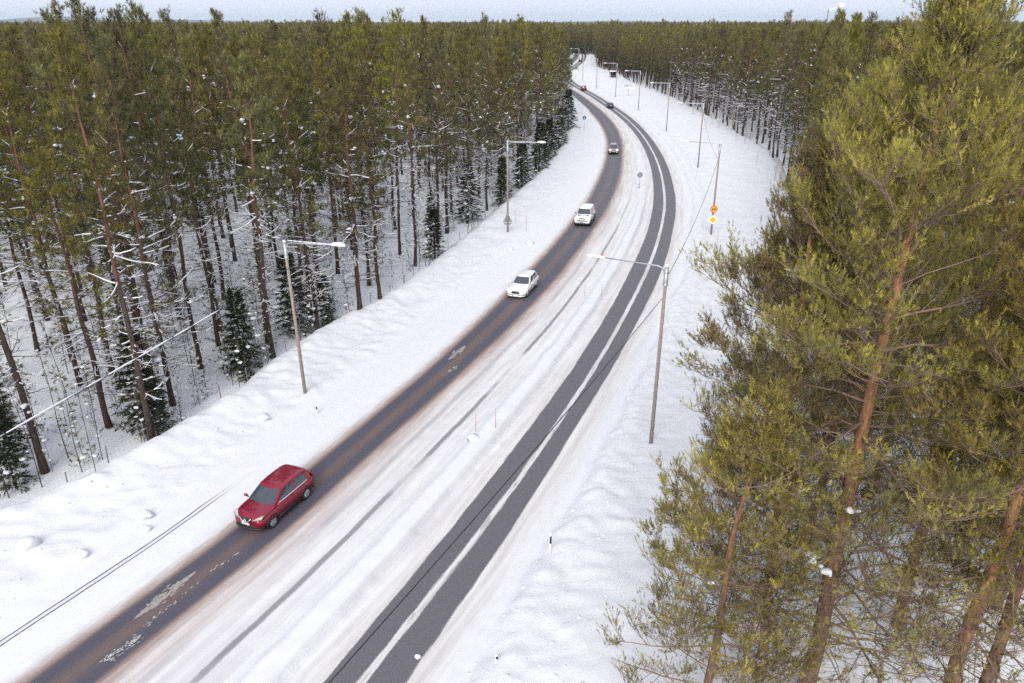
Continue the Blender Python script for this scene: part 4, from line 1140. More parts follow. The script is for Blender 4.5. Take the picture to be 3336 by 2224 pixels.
# ------------------------------------------------------------------ signs
M_SIGNBACK = mat("sign_back_grey", (0.24, 0.26, 0.29), .5, metal=.2, noise=.12, nscale=9)
M_POST = mat("sign_post_steel", (0.33, 0.34, 0.39), .5, metal=.4)
M_YEL = mat("sign_yellow", (0.90, 0.50, 0.02), .45); M_ORANGE = mat("sign_orange_yellow", (0.95, 0.46, 0.0), .45); M_SRED = mat("sign_red", (0.70, 0.05, 0.03), .45)
M_WHITE = mat("sign_white", (0.80, 0.80, 0.80), .45); M_SBLUE = mat("sign_blue", (0.04, 0.10, 0.24), .5); M_GREYSIGN = mat("sign_grey_blue", (0.16, 0.20, 0.25), .45, noise=.2, nscale=6)
def disc(b, r, y0, y1, n=28, c=(0, 0)):
    th = np.linspace(0, 2 * math.pi, n, endpoint=False); A = np.stack([c[0] + r * np.cos(th), np.full(n, y0), c[1] + r * np.sin(th)], -1); B = A.copy(); B[:, 1] = y1
    b.add(np.concatenate([A, B]), [(i, (i + 1) % n, n + (i + 1) % n, n + i) for i in range(n)]); b.poly(A[::-1] if y0 > y1 else A); b.poly(B if y0 > y1 else B[::-1])
def plate(b, pts, y0, y1):
    A = np.array([(x, y0, z) for x, z in pts]); B = np.array([(x, y1, z) for x, z in pts]); n = len(A)
    b.add(np.concatenate([A, B]), [(i, (i + 1) % n, n + (i + 1) % n, n + i) for i in range(n)]); b.poly(A); b.poly(B[::-1])
def text(body, size, mat_, parent, loc, rot=(R(90), 0, 0), name="lettering"):
    cu = bpy.data.curves.new("lettering", 'FONT'); cu.body = body; cu.size = size; cu.align_x = 'CENTER'; cu.align_y = 'CENTER'; cu.extrude = .004; cu.offset = .012
    tmp = bpy.data.objects.new("lettering_source", cu); COL.objects.link(tmp)
    me = bpy.data.meshes.new_from_object(tmp.evaluated_get(bpy.context.evaluated_depsgraph_get())); bpy.data.objects.remove(tmp)
    me.materials.clear(); me.materials.append(mat_); o = link(name, me, parent, loc); o.rotation_euler = rot; return o
# sign faces look along -Y of their own frame
zp = ground_z(23.0, 85.5)
o = thing("speed_limit_sign", "round yellow 60 speed limit sign with red rim on the right lamp pole", "road sign", (23.0, 85.5, zp + 2.95), R(-4))
b = MB(); disc(b, .42, -.20, -.18); b.build("back_plate", M_SIGNBACK, o)
b = MB(); disc(b, .415, -.215, -.202); b.build("red_rim", M_SRED, o)
b = MB(); disc(b, .31, -.225, -.217); b.build("yellow_face", M_YEL, o)
text("60", .46, M_BLACK, o, (0, -.232, 0))
b = MB(); b.box((0, -.15, .1), (.06, .10, .05)); b.box((0, -.15, -.12), (.06, .10, .05)); b.build("bracket", M_GALV, o)
o = thing("priority_road_sign", "yellow diamond priority sign with white border under the 60 sign", "road sign", (23.0, 85.5, zp + 1.72), R(-4))
for nm, r, y, m in (("white_border", .56, -.20, M_WHITE), ("yellow_face", .40, -.212, M_ORANGE)):
    b = MB(); plate(b, [(0, -r), (r, 0), (0, r), (-r, 0)], y - .008, y); b.build(nm, m, o)
b = MB(); plate(b, [(0, -.57), (.57, 0), (0, .57), (-.57, 0)], -.198, -.19); b.build("back_plate", M_SIGNBACK, o)
b = MB(); b.box((0, -.15, .05), (.06, .09, .05)); b.build("bracket", M_GALV, o)
# back of a warning triangle on the second left lamp pole
zl = ground_z(-.5, 86.5)
o = thing("warning_sign", "grey back of a triangular warning sign on the second left lamp pole", "road sign", (-.5, 86.5, zl + 1.55), R(5))
b = MB(); plate(b, [(-.56, -.42), (.56, -.42), (.50, -.32), (.05, .52), (-.05, .52), (-.50, -.32)], .17, .185); b.build("triangle_plate", M_SIGNBACK, o)
b = MB(); plate(b, [(-.42, -.72), (.42, -.72), (.42, -.52), (-.42, -.52)], .17, .185); b.build("sub_plate", M_SIGNBACK, o)
b = MB(); b.box((0, .14, .1), (.07, .08, .05)); b.box((0, .14, -.6), (.07, .08, .05)); b.build("bracket", M_GALV, o)
# round sign on the median (seen from behind) with reflector post
z0 = ground_z(19.1, 113.7)
o = thing("keep_right_sign", "grey back of a round sign on a post at the tip of the median", "road sign", (19.1, 113.7, z0), R(3))
b = MB(); b.tube([(0, 0, -.3), (0, 0, 2.3)], .035, 8); b.build("post", M_POST, o)
b = MB(); disc(b, .42, .04, .06, c=(0, 1.95)); b.build("round_plate", M_SIGNBACK, o)
b = MB(); b.box((0, 0.0, 1.95), (.05, .05, .80)); b.build("stiffener", M_DARKMETAL, o)
b = MB(); b.box((-.06, -.03, .35), (.09, .03, .62)); bb = b.build("reflector_plate", M_SBLUE, o); b = MB(); b.box((-.06, -.05, .35), (.05, .01, .26)); b.build("white_field", M_WHITE, bb)
z0 = ground_z(16.5, 178.9)
o = thing("blue_arrow_sign", "small round blue sign on a thin post at the inner bend", "road sign", (16.5, 178.9, z0), R(-6))
b = MB(); b.tube([(0, 0, -.3), (0, 0, 2.95)], .04, 8); b.build("post", M_POST, o)
b = MB(); disc(b, .43, -.06, -.045, c=(0, 2.75)); b.build("blue_face", M_SBLUE, o)
b = MB(); b.box((-.03, -.066, 2.76), (.10, .008, .36)); plate(b, [(-.15, 2.62), (.09, 2.62), (-.03, 2.46)], -.071, -.063); b.build("white_arrow", M_WHITE, o)
# direction sign with coloured field row
x, y = 38.9, 264.4; z0 = ground_z(x, y)
o = thing("direction_sign", "white direction sign with a row of coloured fields above it, on one post", "road sign", (x, y, z0), R(-6))
b = MB(); b.tube([(-.2, 0, -.3), (-.2, 0, 3.5)], .06, 8); b.build("post", M_POST, o)
b = MB(); plate(b, [(-1.65, 2.2), (1.75, 2.2), (1.85, 2.48), (1.75, 2.76), (-1.65, 2.76)], -.10, -.07); pw = b.build("white_panel", M_WHITE, o)
M_GREYTXT = mat("sign_grey_print", (0.45, 0.45, 0.47), .6); M_TEAL = mat("sign_teal", (0.22, 0.60, 0.60), .5); M_MAG = mat("sign_magenta", (0.35, 0.05, 0.20), .5)
b = MB()
for xx, ww in ((-.75, .5), (-.1, .55), (.55, .5), (1.15, .45)): plate(b, [(xx - ww / 2, 2.46), (xx + ww / 2, 2.46), (xx + ww / 2, 2.54), (xx - ww / 2, 2.54)], -.112, -.104)
b.build("worn_print", M_GREYTXT, pw)
b = MB(); plate(b, [(-1.45, 2.47), (-1.1, 2.47), (-1.1, 2.53), (-1.45, 2.53)], -.112, -.104); b.build("red_print", M_SRED, pw)
for k, (xa, xb, m, nm) in enumerate([(-1.55, -.95, M_SBLUE, "blue_field"), (-.93, -.55, M_MAG, "magenta_field"), (-.53, .18, M_TEAL, "teal_field"), (.20, .45, M_GREYTXT, "grey_field"), (.47, .80, M_ORANGE, "orange_field")]):
    b = MB(); plate(b, [(xa, 2.92), (xb, 2.92), (xb, 3.42), (xa, 3.42)], -.10, -.07); f = b.build(nm, m, o)
    if k in (0, 1, 4):
        b = MB(); c = (xa + xb) / 2; hw = .13 if k == 0 else (xb - xa) * .45 if k == 1 else .06
        zz = (3.0, 3.34) if k != 1 else (3.10, 3.24); plate(b, [(c - hw, zz[0]), (c + hw, zz[0]), (c + hw, zz[1]), (c - hw, zz[1])], -.112, -.104); b.build("white_mark", M_WHITE, f)

# ------------------------------------------------------------------ stakes and delineators
M_STAKE = mat("stake_faded_red", (0.42, 0.16, 0.13), .7); M_STAKEW = mat("stake_grey_wood", (0.42, 0.36, 0.33), .8)
STAKES = [(-2.2, 40.2, 1.25, M_STAKE, "thin reddish snow stake beside a snow mound on the median"), (-1.0, 40.1, 1.3, M_STAKE, "thin reddish snow stake at the cut edge of the median, right of the mound stake"),
          (6.6, 65.1, 1.4, M_STAKEW, "left one of two grey snow stakes on the median beside the lamp arm"), (8.0, 64.2, 1.4, M_STAKEW, "right one of two grey snow stakes on the median beside the lamp arm"),
          (1.7, 88.4, 2.0, M_STAKE, "reddish snow stake on the left bank right of the second lamp"), (.4, 91.2, 2.6, M_STAKEW, "tall faint stake directly behind the second left lamp"),
          (22.0, 79.0, 2.4, M_STAKE, "pale red stake in the snow left of the 60 sign"), (13.0, 116.0, 1.8, M_STAKEW, "stake beside the road on the left bank near the beige car"), (28.5, 118.0, 2.0, M_STAKEW, "faint stake on the right verge behind the lamp with the 60 sign")]
for x, y, h, m, lab in STAKES:
    b = MB(); b.tube([(x, y, ground_z(x, y) - .25), (x + .03, y, ground_z(x, y) + h)], [.022, .014], 6); tag(b.build("snow_stake", m), lab, "stake", "snow stakes along the road")
def delineator(x, y, label, ang, h=1.0):
    z = ground_z(x, y); o = thing("delineator_post", label, "road post", (x, y, z), ang, "reflector posts")
    b = MB(); b.box((0, 0, h / 2 - .15), (.10, .06, h + .3), taper=.85); b.build("post", M_WHITE, o)
    b = MB(); b.box((0.03, -.035, h * .68), (.085, .03, h * .34)); b.build("black_band", M_BLACK, o)
    b = MB(); b.blob((0, 0, h), (.07, .05, .04), 2); b.build("snow_cap", M_TSNOW, o, True)
delineator(-12.4, 42.6, "half-buried black and white road post right of the first left lamp", R(-20), .62)
delineator(1.75, 28.4, "tall white road post with a black band on the right bank", R(-20), 1.15)
delineator(-.6, 21.9, "buried road post showing only its tip at the bottom edge of the right bank", R(-10), .32)

# ------------------------------------------------------------------ wire fence along the left forest edge
M_FENCE = mat("fence_post_grey", (0.17, 0.16, 0.17), .8, noise=.2)
fo = thing("wire_fence", "low wire mesh fence with thin posts between the left bank and the forest", "fence", (0, 0, 0))
ysf = list(np.arange(34, 122, 2.6)); pp = []
for y in ysf:
    x = float(CREST(y)) - 1.5 - .6 * math.sin(y * .35); z = -.30; pp.append((x, y, z))
pm = None
for x, y, z in pp:
    if pm is None:
        b = MB(); b.tube([(0, 0, -.4), (.02, 0, 1.55)], .035, 6); pm = b.data("fence_post", M_FENCE)
    q = link("post", pm, fo, (x, y, z)); q.rotation_euler = (R(3 * math.sin(y * 3)), R(3 * math.cos(y * 5)), 0)
b = MB()
for (a, c) in zip(pp[:-1], pp[1:]):
    for h in (.25, .55, .85, 1.15, 1.4): b.tube([(a[0], a[1], a[2] + h), (c[0], c[1], c[2] + h)], .006, 3, False)
    for t in np.linspace(0, 1, 10)[:-1]: m_ = np.array(a) * (1 - t) + np.array(c) * t; b.tube([m_ + [0, 0, .2], m_ + [0, 0, 1.4]], .004, 3, False)
q = b.build("wire_mesh", M_GALV, fo); q["kind"] = "stuff"

# ------------------------------------------------------------------ bus shelter
x, y = 44.7, 355.7
o = thing("bus_shelter", "small dark bus shelter with a thick snow roof beside the far right forest edge", "bus shelter", (x, y, max(ground_z(x, y), 0)), R(8))
M_SHEL = mat("shelter_dark_boards", (0.055, 0.055, 0.085), .7, noise=.25, nscale=4); M_SHELW = mat("shelter_white_wall", (0.66, 0.66, 0.70), .7)
b = MB(); b.box((0, .9, 1.05), (2.7, .10, 2.3)); b.build("back_wall", M_SHEL, o)
b = MB(); b.box((1.3, .1, 1.05), (.10, 1.5, 2.3)); b.build("side_wall", M_SHEL, o)
b = MB(); b.box((-1.3, .1, 1.05), (.10, 1.5, 2.3)); b.build("side_wall", M_SHELW, o)
b = MB(); b.box((0, -.55, .55), (2.5, .06, 1.0)); b.build("front_panel", M_SHEL, o)
b = MB(); b.box((0, .55, .55), (2.2, .4, .08)); b.build("bench", M_FENCE, o)
b = MB(); plate(b, [(-.15, 1.35), (.15, 1.35), (.15, 1.75), (-.15, 1.75)], .80, .82); b.build("poster", M_YEL, o)
b = MB(); b.box((0, .1, 2.28), (3.3, 2.1, .12)); rf = b.build("roof", M_SHEL, o)
b = MB(); b.box((0, .1, 2.56), (3.25, 2.05, .42), taper=.86); q = b.build("snow", M_TSNOW, rf)

# ------------------------------------------------------------------ chimneys, smoke, mast on the horizon
def chimney(x, y, H, r, m1, m2, label):
    o = thing("chimney", label, "chimney", (x, y, -1.0)); n = 6
    for k in range(n):
        a, c = H * k / n, H * (k + 1) / n; ra, rc = r * (1 - .4 * k / n), r * (1 - .4 * (k + 1) / n)
        b = MB(); b.lathe([(ra, a), (rc, c), (0, c)], 14); b.build("band", m1 if k % 2 == 0 else m2, o, True)
    b = MB(); b.lathe([(r * .62, H), (r * .66, H + .8), (r * .5, H + .8)], 14); b.build("rim", m1, o)
    return o
M_CONC = mat("chimney_concrete", (0.16, 0.16, 0.18), .8); M_CRED = mat("chimney_faded_red", (0.55, 0.20, 0.17), .8); M_CW = mat("chimney_faded_white", (0.66, 0.55, 0.54), .8)
chimney(1447., 3780., 76, 4.2, M_CONC, M_CONC, "dark chimney on the horizon trailing a white plume")
chimney(1281., 3760., 50, 5.5, M_CRED, M_CW, "short red and white chimney on the horizon")
M_SMOKE = bpy.data.materials.new("white_steam"); g = NG(M_SMOKE); pS = g.nt.nodes["Principled BSDF"]; pS.inputs["Base Color"].default_value = (.9, .9, .9, 1); pS.inputs["Roughness"].default_value = 1
pS.inputs["Subsurface Weight"].default_value = .0
b = MB(); rgm = random.Random(4)
for t in np.linspace(0, 1, 26):
    wdt = 2.5 + 9 * t ** .8
    b.blob((1447 + 6 + 60 * t, 3780 + 10 * t, 76 + 3 * t + 34 * max(0, t - .42) ** 1.1 + rgm.uniform(-.35, .35) * wdt), (wdt * rgm.uniform(.7, 1.1), wdt * .7, wdt * rgm.uniform(.4, .75)), rgm.randrange(999), .10)
tag(b.build("smoke", M_SMOKE, smooth=True), "white smoke plume drifting right from the dark horizon chimney", "smoke", kind="stuff")
o = thing("radio_mast", "hair-thin radio mast on the horizon above the left forest's end", "mast", (120., 3700., -1.))
b = MB(); b.tube([(0, 0, 0), (0, 0, 62)], [1.3, .5], 4); b.build("lattice_shaft", M_CW, o)
# ------------------------------------------------------------------ cars (own frame: +X forward, +Y left)
def paint(name, c, metal=.25, rough=.32, noise=.0):
    m = mat(name, c, rough, metal, coat=.7, noise=noise, nscale=2.5)
    m.node_tree.nodes["Principled BSDF"].inputs["Coat Roughness"].default_value = .08
    return m
M_GLASS = mat("car_glass", (0.030, 0.042, 0.052), .07, spec=.8, coat=.6)
M_TYRE = mat("tyre_rubber", (0.012, 0.012, 0.013), .85, noise=.3); M_RIM = mat("alloy_rim", (0.55, 0.56, 0.58), .3, metal=.8); M_CHROME = mat("chrome", (0.75, 0.76, 0.78), .15, metal=1.0)
M_TRIM = mat("dark_trim", (0.016, 0.016, 0.018), .6); M_PLATE = mat("number_plate", (0.75, 0.75, 0.74), .5)
M_HL = mat("headlight_glass", (0.40, 0.41, 0.40), .15, spec=.6); M_HLON = mat("lit_headlight", (0.95, 0.93, 0.86), .2, emit=1.4, emit_col=(1, .96, .88)); M_TAIL = mat("tail_light", (0.28, 0.01, 0.012), .25); M_TAILON = mat("lit_tail_light", (0.7, 0.02, 0.04), .3, emit=1.3, emit_col=(1, .03, .08))

def bake(me, mods):
    """apply a subdivision and boolean cuts to a mesh, return the baked mesh"""
    tmp = bpy.data.objects.new("bake", me); COL.objects.link(tmp); helpers = []
    sub = tmp.modifiers.new("s", 'SUBSURF'); sub.levels = 2; sub.render_levels = 2
    for V in mods:
        c = bpy.data.objects.new("cut", V); COL.objects.link(c); helpers.append(c)
        bo = tmp.modifiers.new("b", 'BOOLEAN'); bo.operation = 'DIFFERENCE'; bo.object = c; bo.solver = 'EXACT'
    dg = bpy.context.evaluated_depsgraph_get(); dg.update()
    out = bpy.data.meshes.new_from_object(tmp.evaluated_get(dg))
    for o in [tmp] + helpers: bpy.data.objects.remove(o)
    return out

def make_car(name, label, spec, x, y, heading, group="cars on the road"):
    S = spec; L, W, H = S["L"] / 2, S["W"] / 2, S["H"]; root = thing(name, label, S.get("cat", "car"), (x, y, .012), heading, group)
    cl, zn, zc, zb = S["clear"], S["znose"], S["zcowl"], S["zbelt"]; bx = S.get("boxy", 0.); P = S["paint"]
    st = [(-L, cl + .22, .70 + .14 * bx, .80 + .13 * bx, zb - .12, .70 + .14 * bx, zb - .05), (-L + .07, cl + .10, .86 + .06 * bx, .94 + .04 * bx, zb - .06, .84 + .08 * bx, zb), (-L + .45, cl + .03, .93, .99, zb - .03, .89, zb + .01),
          (-L * .4, cl, .95, 1., zb - .05, .91, zb - .01), (.1, cl, .95, 1., zb - .07, .91, zb - .03), (S["xc"] - .05, cl, .95, 1., zc - .07, .89 + .03 * bx, zc), (S["xc"] + (L - S["xc"]) * .5, cl + .02, .94, .995, zc - .12 + .05 * bx, .84 + .10 * bx, zc - .04),
          (L - .30, cl + .05, .88 + .07 * bx, .95 + .04 * bx, zn + .02, .72 + .18 * bx, zn + .10), (L - .08, cl + .10, .76 + .14 * bx, .84 + .11 * bx, zn - .10 + .05 * bx, .58 + .26 * bx, zn + .0 + .04 * bx), (L, cl + .18, .62 + .24 * bx, .70 + .20 * bx, zn - .20 + .06 * bx, .48 + .34 * bx, zn - .12 + .06 * bx)]
    rings = []
    for (sx, z0, wl, wm, zs, ws, zt) in st:
        wl, wm, ws = wl * W, wm * W, ws * W; zm = z0 + (zs - z0) * .45
        h = [(0, z0), (wl * .75, z0), (wl, z0 + .05), (wm, zm), (wm * .99, zs - .12), (ws + (wm - ws) * .35, zs), (ws * .78, zs + (zt - zs) * .7), (ws * .4, zt), (0, zt)]
        rings.append([(sx, yy, zz) for yy, zz in h] + [(sx, -yy, zz) for yy, zz in h[-2:0:-1]])
    n = len(rings[0]); b = MB(); b.add(np.array(rings).reshape(-1, 3), [(i * n + k, (i + 1) * n + k, (i + 1) * n + (k + 1) % n, i * n + (k + 1) % n) for i in range(len(rings) - 1) for k in range(n)])
    m_ = len(rings) - 1
    for base, rev in ((0, False), (m_ * n, True)):
        h = n // 2; qs = [(base + k, base + k + 1, base + (n - k - 1) % n, base + (n - k) % n) for k in range(1, h - 1)]
        tr = [(base, base + 1, base + n - 1), (base + h - 1, base + h, base + h + 1)]
        fix = lambda f: f[::-1] if rev else f
        b.F[4].append(np.array([fix(q) for q in qs])); b.F[3].append(np.array([fix(t) for t in tr]))
    wx = S["wb"] / 2; wr = S["wr"]; xo = S.get("axle", 0.)
    cuts = []
    for sx in (-1, 1):
        for sy in (-1, 1):
            c = MB(); c.lathe([(0, -.2), (wr + .055, -.2), (wr + .055, .2), (0, .2)], 24, 'y', (xo + sx * wx, sy * (W - .06), wr)); cuts.append(c.data("cut", []))
    body = bake(b.data("car_body", P), cuts)
    body.materials.clear(); body.materials.append(P); body.polygons.foreach_set("use_smooth", np.ones(len(body.polygons), bool))
    if len(body.polygons) < 50: print("BODY EMPTY", name)
    try: body.set_sharp_from_angle(angle=R(40))
    except Exception: pass
    link("body", body, root)
    # ---- greenhouse
    z0, z1 = S.get("zg", zb - .08), H - .075
    hs = [0, .10, .28, .46, .64, .80, .92, 1.0]; nf, nsd, nr = 6, 16, 5
    def outline(h):
        xf = S["xc"] + (S["xw"] - S["xc"]) * h; xr = S["xd"] + (S["xr"] - S["xd"]) * h ** 1.1; hw = (S["hwb"] + (S["hwr"] - S["hwb"]) * h ** 1.25)
        pts = [(xf - .10 * (k / nf) ** 2, hw * .88 * k / nf) for k in range(nf + 1)]
        xa, xe = xf - .24, xr + .20
        pts += [(xa + (xe - xa) * k / nsd, hw * (1 - .05 * (2 * k / nsd - 1) ** 4)) for k in range(nsd + 1)]
        pts += [(xr + .05 * ((nr - k) / nr) ** 2, hw * .86 * (nr - k) / nr) for k in range(nr + 1)]
        return pts
    K = len(outline(0)); lay = []
    for h in hs: lay.append([(px, py, z0 + (z1 - z0) * h) for px, py in outline(h)])
    top = outline(1.0); xm = (S["xw"] + S["xr"]) / 2; Lr = abs(S["xw"] - S["xr"]) / 2 + .2
    for f, dz in ((.96, .028), (.85, .052), (.6, .068), (.3, .075)):
        lay.append([(xm + (px - xm) * (1 - (1 - f) * .55), py * f, z1 + dz) for px, py in top])
    lay = np.array(lay); xx = lay[len(hs) - 1:, :, 0]; lay[len(hs) - 1:, :, 2] -= .05 * np.clip((xx - xm) / Lr, -1.2, 1.2) ** 2 * S.get("roofarc", 1.)
    full = np.concatenate([lay, (lay * [1, -1, 1])[:, ::-1][:, 1:-1]], 1); KK = full.shape[1]
    V = full.reshape(-1, 3); NL_ = len(lay)
    F = np.array([(i * KK + k, i * KK + (k + 1) % KK, (i + 1) * KK + (k + 1) % KK, (i + 1) * KK + k) for i in range(NL_ - 1) for k in range(KK)])
    g_ = MB(); g_.add(V, F); g_.poly(full[-1]); g_.build("roof", S.get("roofpaint", P), root, True)
    nrm = np.zeros_like(V); e1 = V[F[:, 1]] - V[F[:, 0]]; e2 = V[F[:, 3]] - V[F[:, 0]]; fn = np.cross(e1, e2)
    for q in range(4): np.add.at(nrm, F[:, q], fn)
    nrm = unit(nrm)
    def panel(nm, ks, l0, l1, parent, m=M_GLASS, off=.007):
        V2 = V + nrm * off; sel = np.array([(i * KK + k % KK, i * KK + (k + 1) % KK, (i + 1) * KK + (k + 1) % KK, (i + 1) * KK + k % KK) for i in range(l0, l1) for k in ks])
        u, inv = np.unique(sel, return_inverse=True); b = MB(); b.add(V2[u], inv.reshape(-1, 4)); return b.build(nm, m, parent, True)
    panel("windscreen", range(-nf, nf), 1, 6, root)
    s0 = nf + 1
    f0, f1, r0, r1 = S.get("win", (1, 6, 7, 13))
    for sy in (1, -1):
        fl = (lambda k: k) if sy > 0 else (lambda k: KK - 1 - k)
        panel("side_window", [fl(s0 + k) for k in range(f0, f1)], 1, 6, root); panel("side_window", [fl(s0 + k) for k in range(r0, r1)], 1, 6, root)
        if S.get("winchrome"):
            panel("window_trim", [fl(s0 + k) for k in range(f0, r1)], 0, 1, root, M_CHROME, .010)
    rk = list(range(nf + 1 + nsd + 1, nf + 1 + nsd + 1 + nr)); panel("rear_window", rk + [KK - 1 - k for k in rk], 2, 6, root)
    # ---- wheels
    ty = MB(); ty.lathe([(wr * .66, -.10), (wr * .9, -.115), (wr, -.085), (wr, .085), (wr * .9, .115), (wr * .66, .10), (wr * .6, 0)], 28, 'y'); tyd = ty.data("tyre", M_TYRE, True)
    rm = MB(); rm.lathe([(wr * .70, -.02), (wr * .70, .095), (wr * .63, .10), (wr * .60, .03), (wr * .10, .02)], 28, 'y')
    for k in range(7):
        t = 2 * math.pi * k / 7; d = np.array([math.cos(t), 0, math.sin(t)]); pz = np.array([-math.sin(t), 0, math.cos(t)])
        A = d * wr * .12; B = d * wr * .64
        rm.add([A - pz * .03 + [0, .085, 0], A + pz * .03 + [0, .085, 0], B + pz * .042 + [0, .092, 0], B - pz * .042 + [0, .092, 0], A - pz * .03 + [0, .03, 0], A + pz * .03 + [0, .03, 0], B + pz * .042 + [0, .03, 0], B - pz * .042 + [0, .03, 0]], [(3, 2, 1, 0), (0, 1, 5, 4), (1, 2, 6, 5), (2, 3, 7, 6), (3, 0, 4, 7)])
    rm.lathe([(0, .10), (wr * .16, .095), (wr * .17, .03)], 14, 'y'); rmd = rm.data("rim", S.get("rim", M_RIM))
    hubm = MB(); hubm.lathe([(wr * .62, .0), (0, .0)], 20, 'y'); hubd = hubm.data("brake_disc", M_TRIM)
    for sx in (1, -1):
        for sy in (1, -1):
            wv = link("wheel", tyd, root, (xo + sx * wx, sy * (W - .115), wr)); wv.rotation_euler = (0, 0, 0 if sy > 0 else math.pi)
            link("rim", rmd, wv); link("brake_disc", hubd, wv)
    # ---- arches, sills, bumpers
    tr_ = S.get("clad", M_TRIM)
    for sx in (1, -1):
        for sy in (1, -1):
            a_ = np.linspace(-.25, math.pi + .25, 20); r_ = wr + .06; b = MB()
            b.tube([(xo + sx * wx + r_ * math.cos(t), sy * (W - .012), wr + r_ * math.sin(t)) for t in a_], .03 if tr_ is M_TRIM else .016, 6); b.build("wheel_arch", tr_, root, True)
    for sy in (1, -1):
        b = MB(); b.box((xo, sy * (W - .025), cl + .10), (S["wb"] - 2 * wr - .12, .05, .12)); b.build("sill", M_TRIM, root)
        b = MB(); b.blob((S["xc"] - .28, sy * (W + .09), zb + .05), (.09, .12, .075), 3, .04); mr_ = b.build("mirror", S.get("mirror", P), root, True)
        b = MB(); b.box((S["xc"] - .28, sy * (W - .02), zb + .0), (.05, .16, .04)); b.build("mirror_foot", M_TRIM, mr_)
        for hx in (S["xw"] - .55, S["xw"] - 1.45):
            b = MB(); b.box((hx, sy * (W + .002), zb - .17), (.17, .03, .03)); b.build("door_handle", S.get("handle", P), root)
    b = MB(); fz = cl + .10
    b.tube([(L - .32, -(W * .90), fz + .02), (L - .10, -W * .74, fz), (L + .012, -W * .45, fz), (L + .025, 0, fz), (L + .012, W * .45, fz), (L - .10, W * .74, fz), (L - .32, W * .90, fz + .02)], .06, 8); b.build("front_skirt", S.get("skirt", M_TRIM), root, True)
    b = MB(); b.tube([(-L + .25, -W * .93, fz + .05), (-L + .02, -W * .72, fz + .05), (-L - .015, 0, fz + .05), (-L + .02, W * .72, fz + .05), (-L + .25, W * .93, fz + .05)], .07, 8); b.build("rear_skirt", M_TRIM, root, True)
    return root

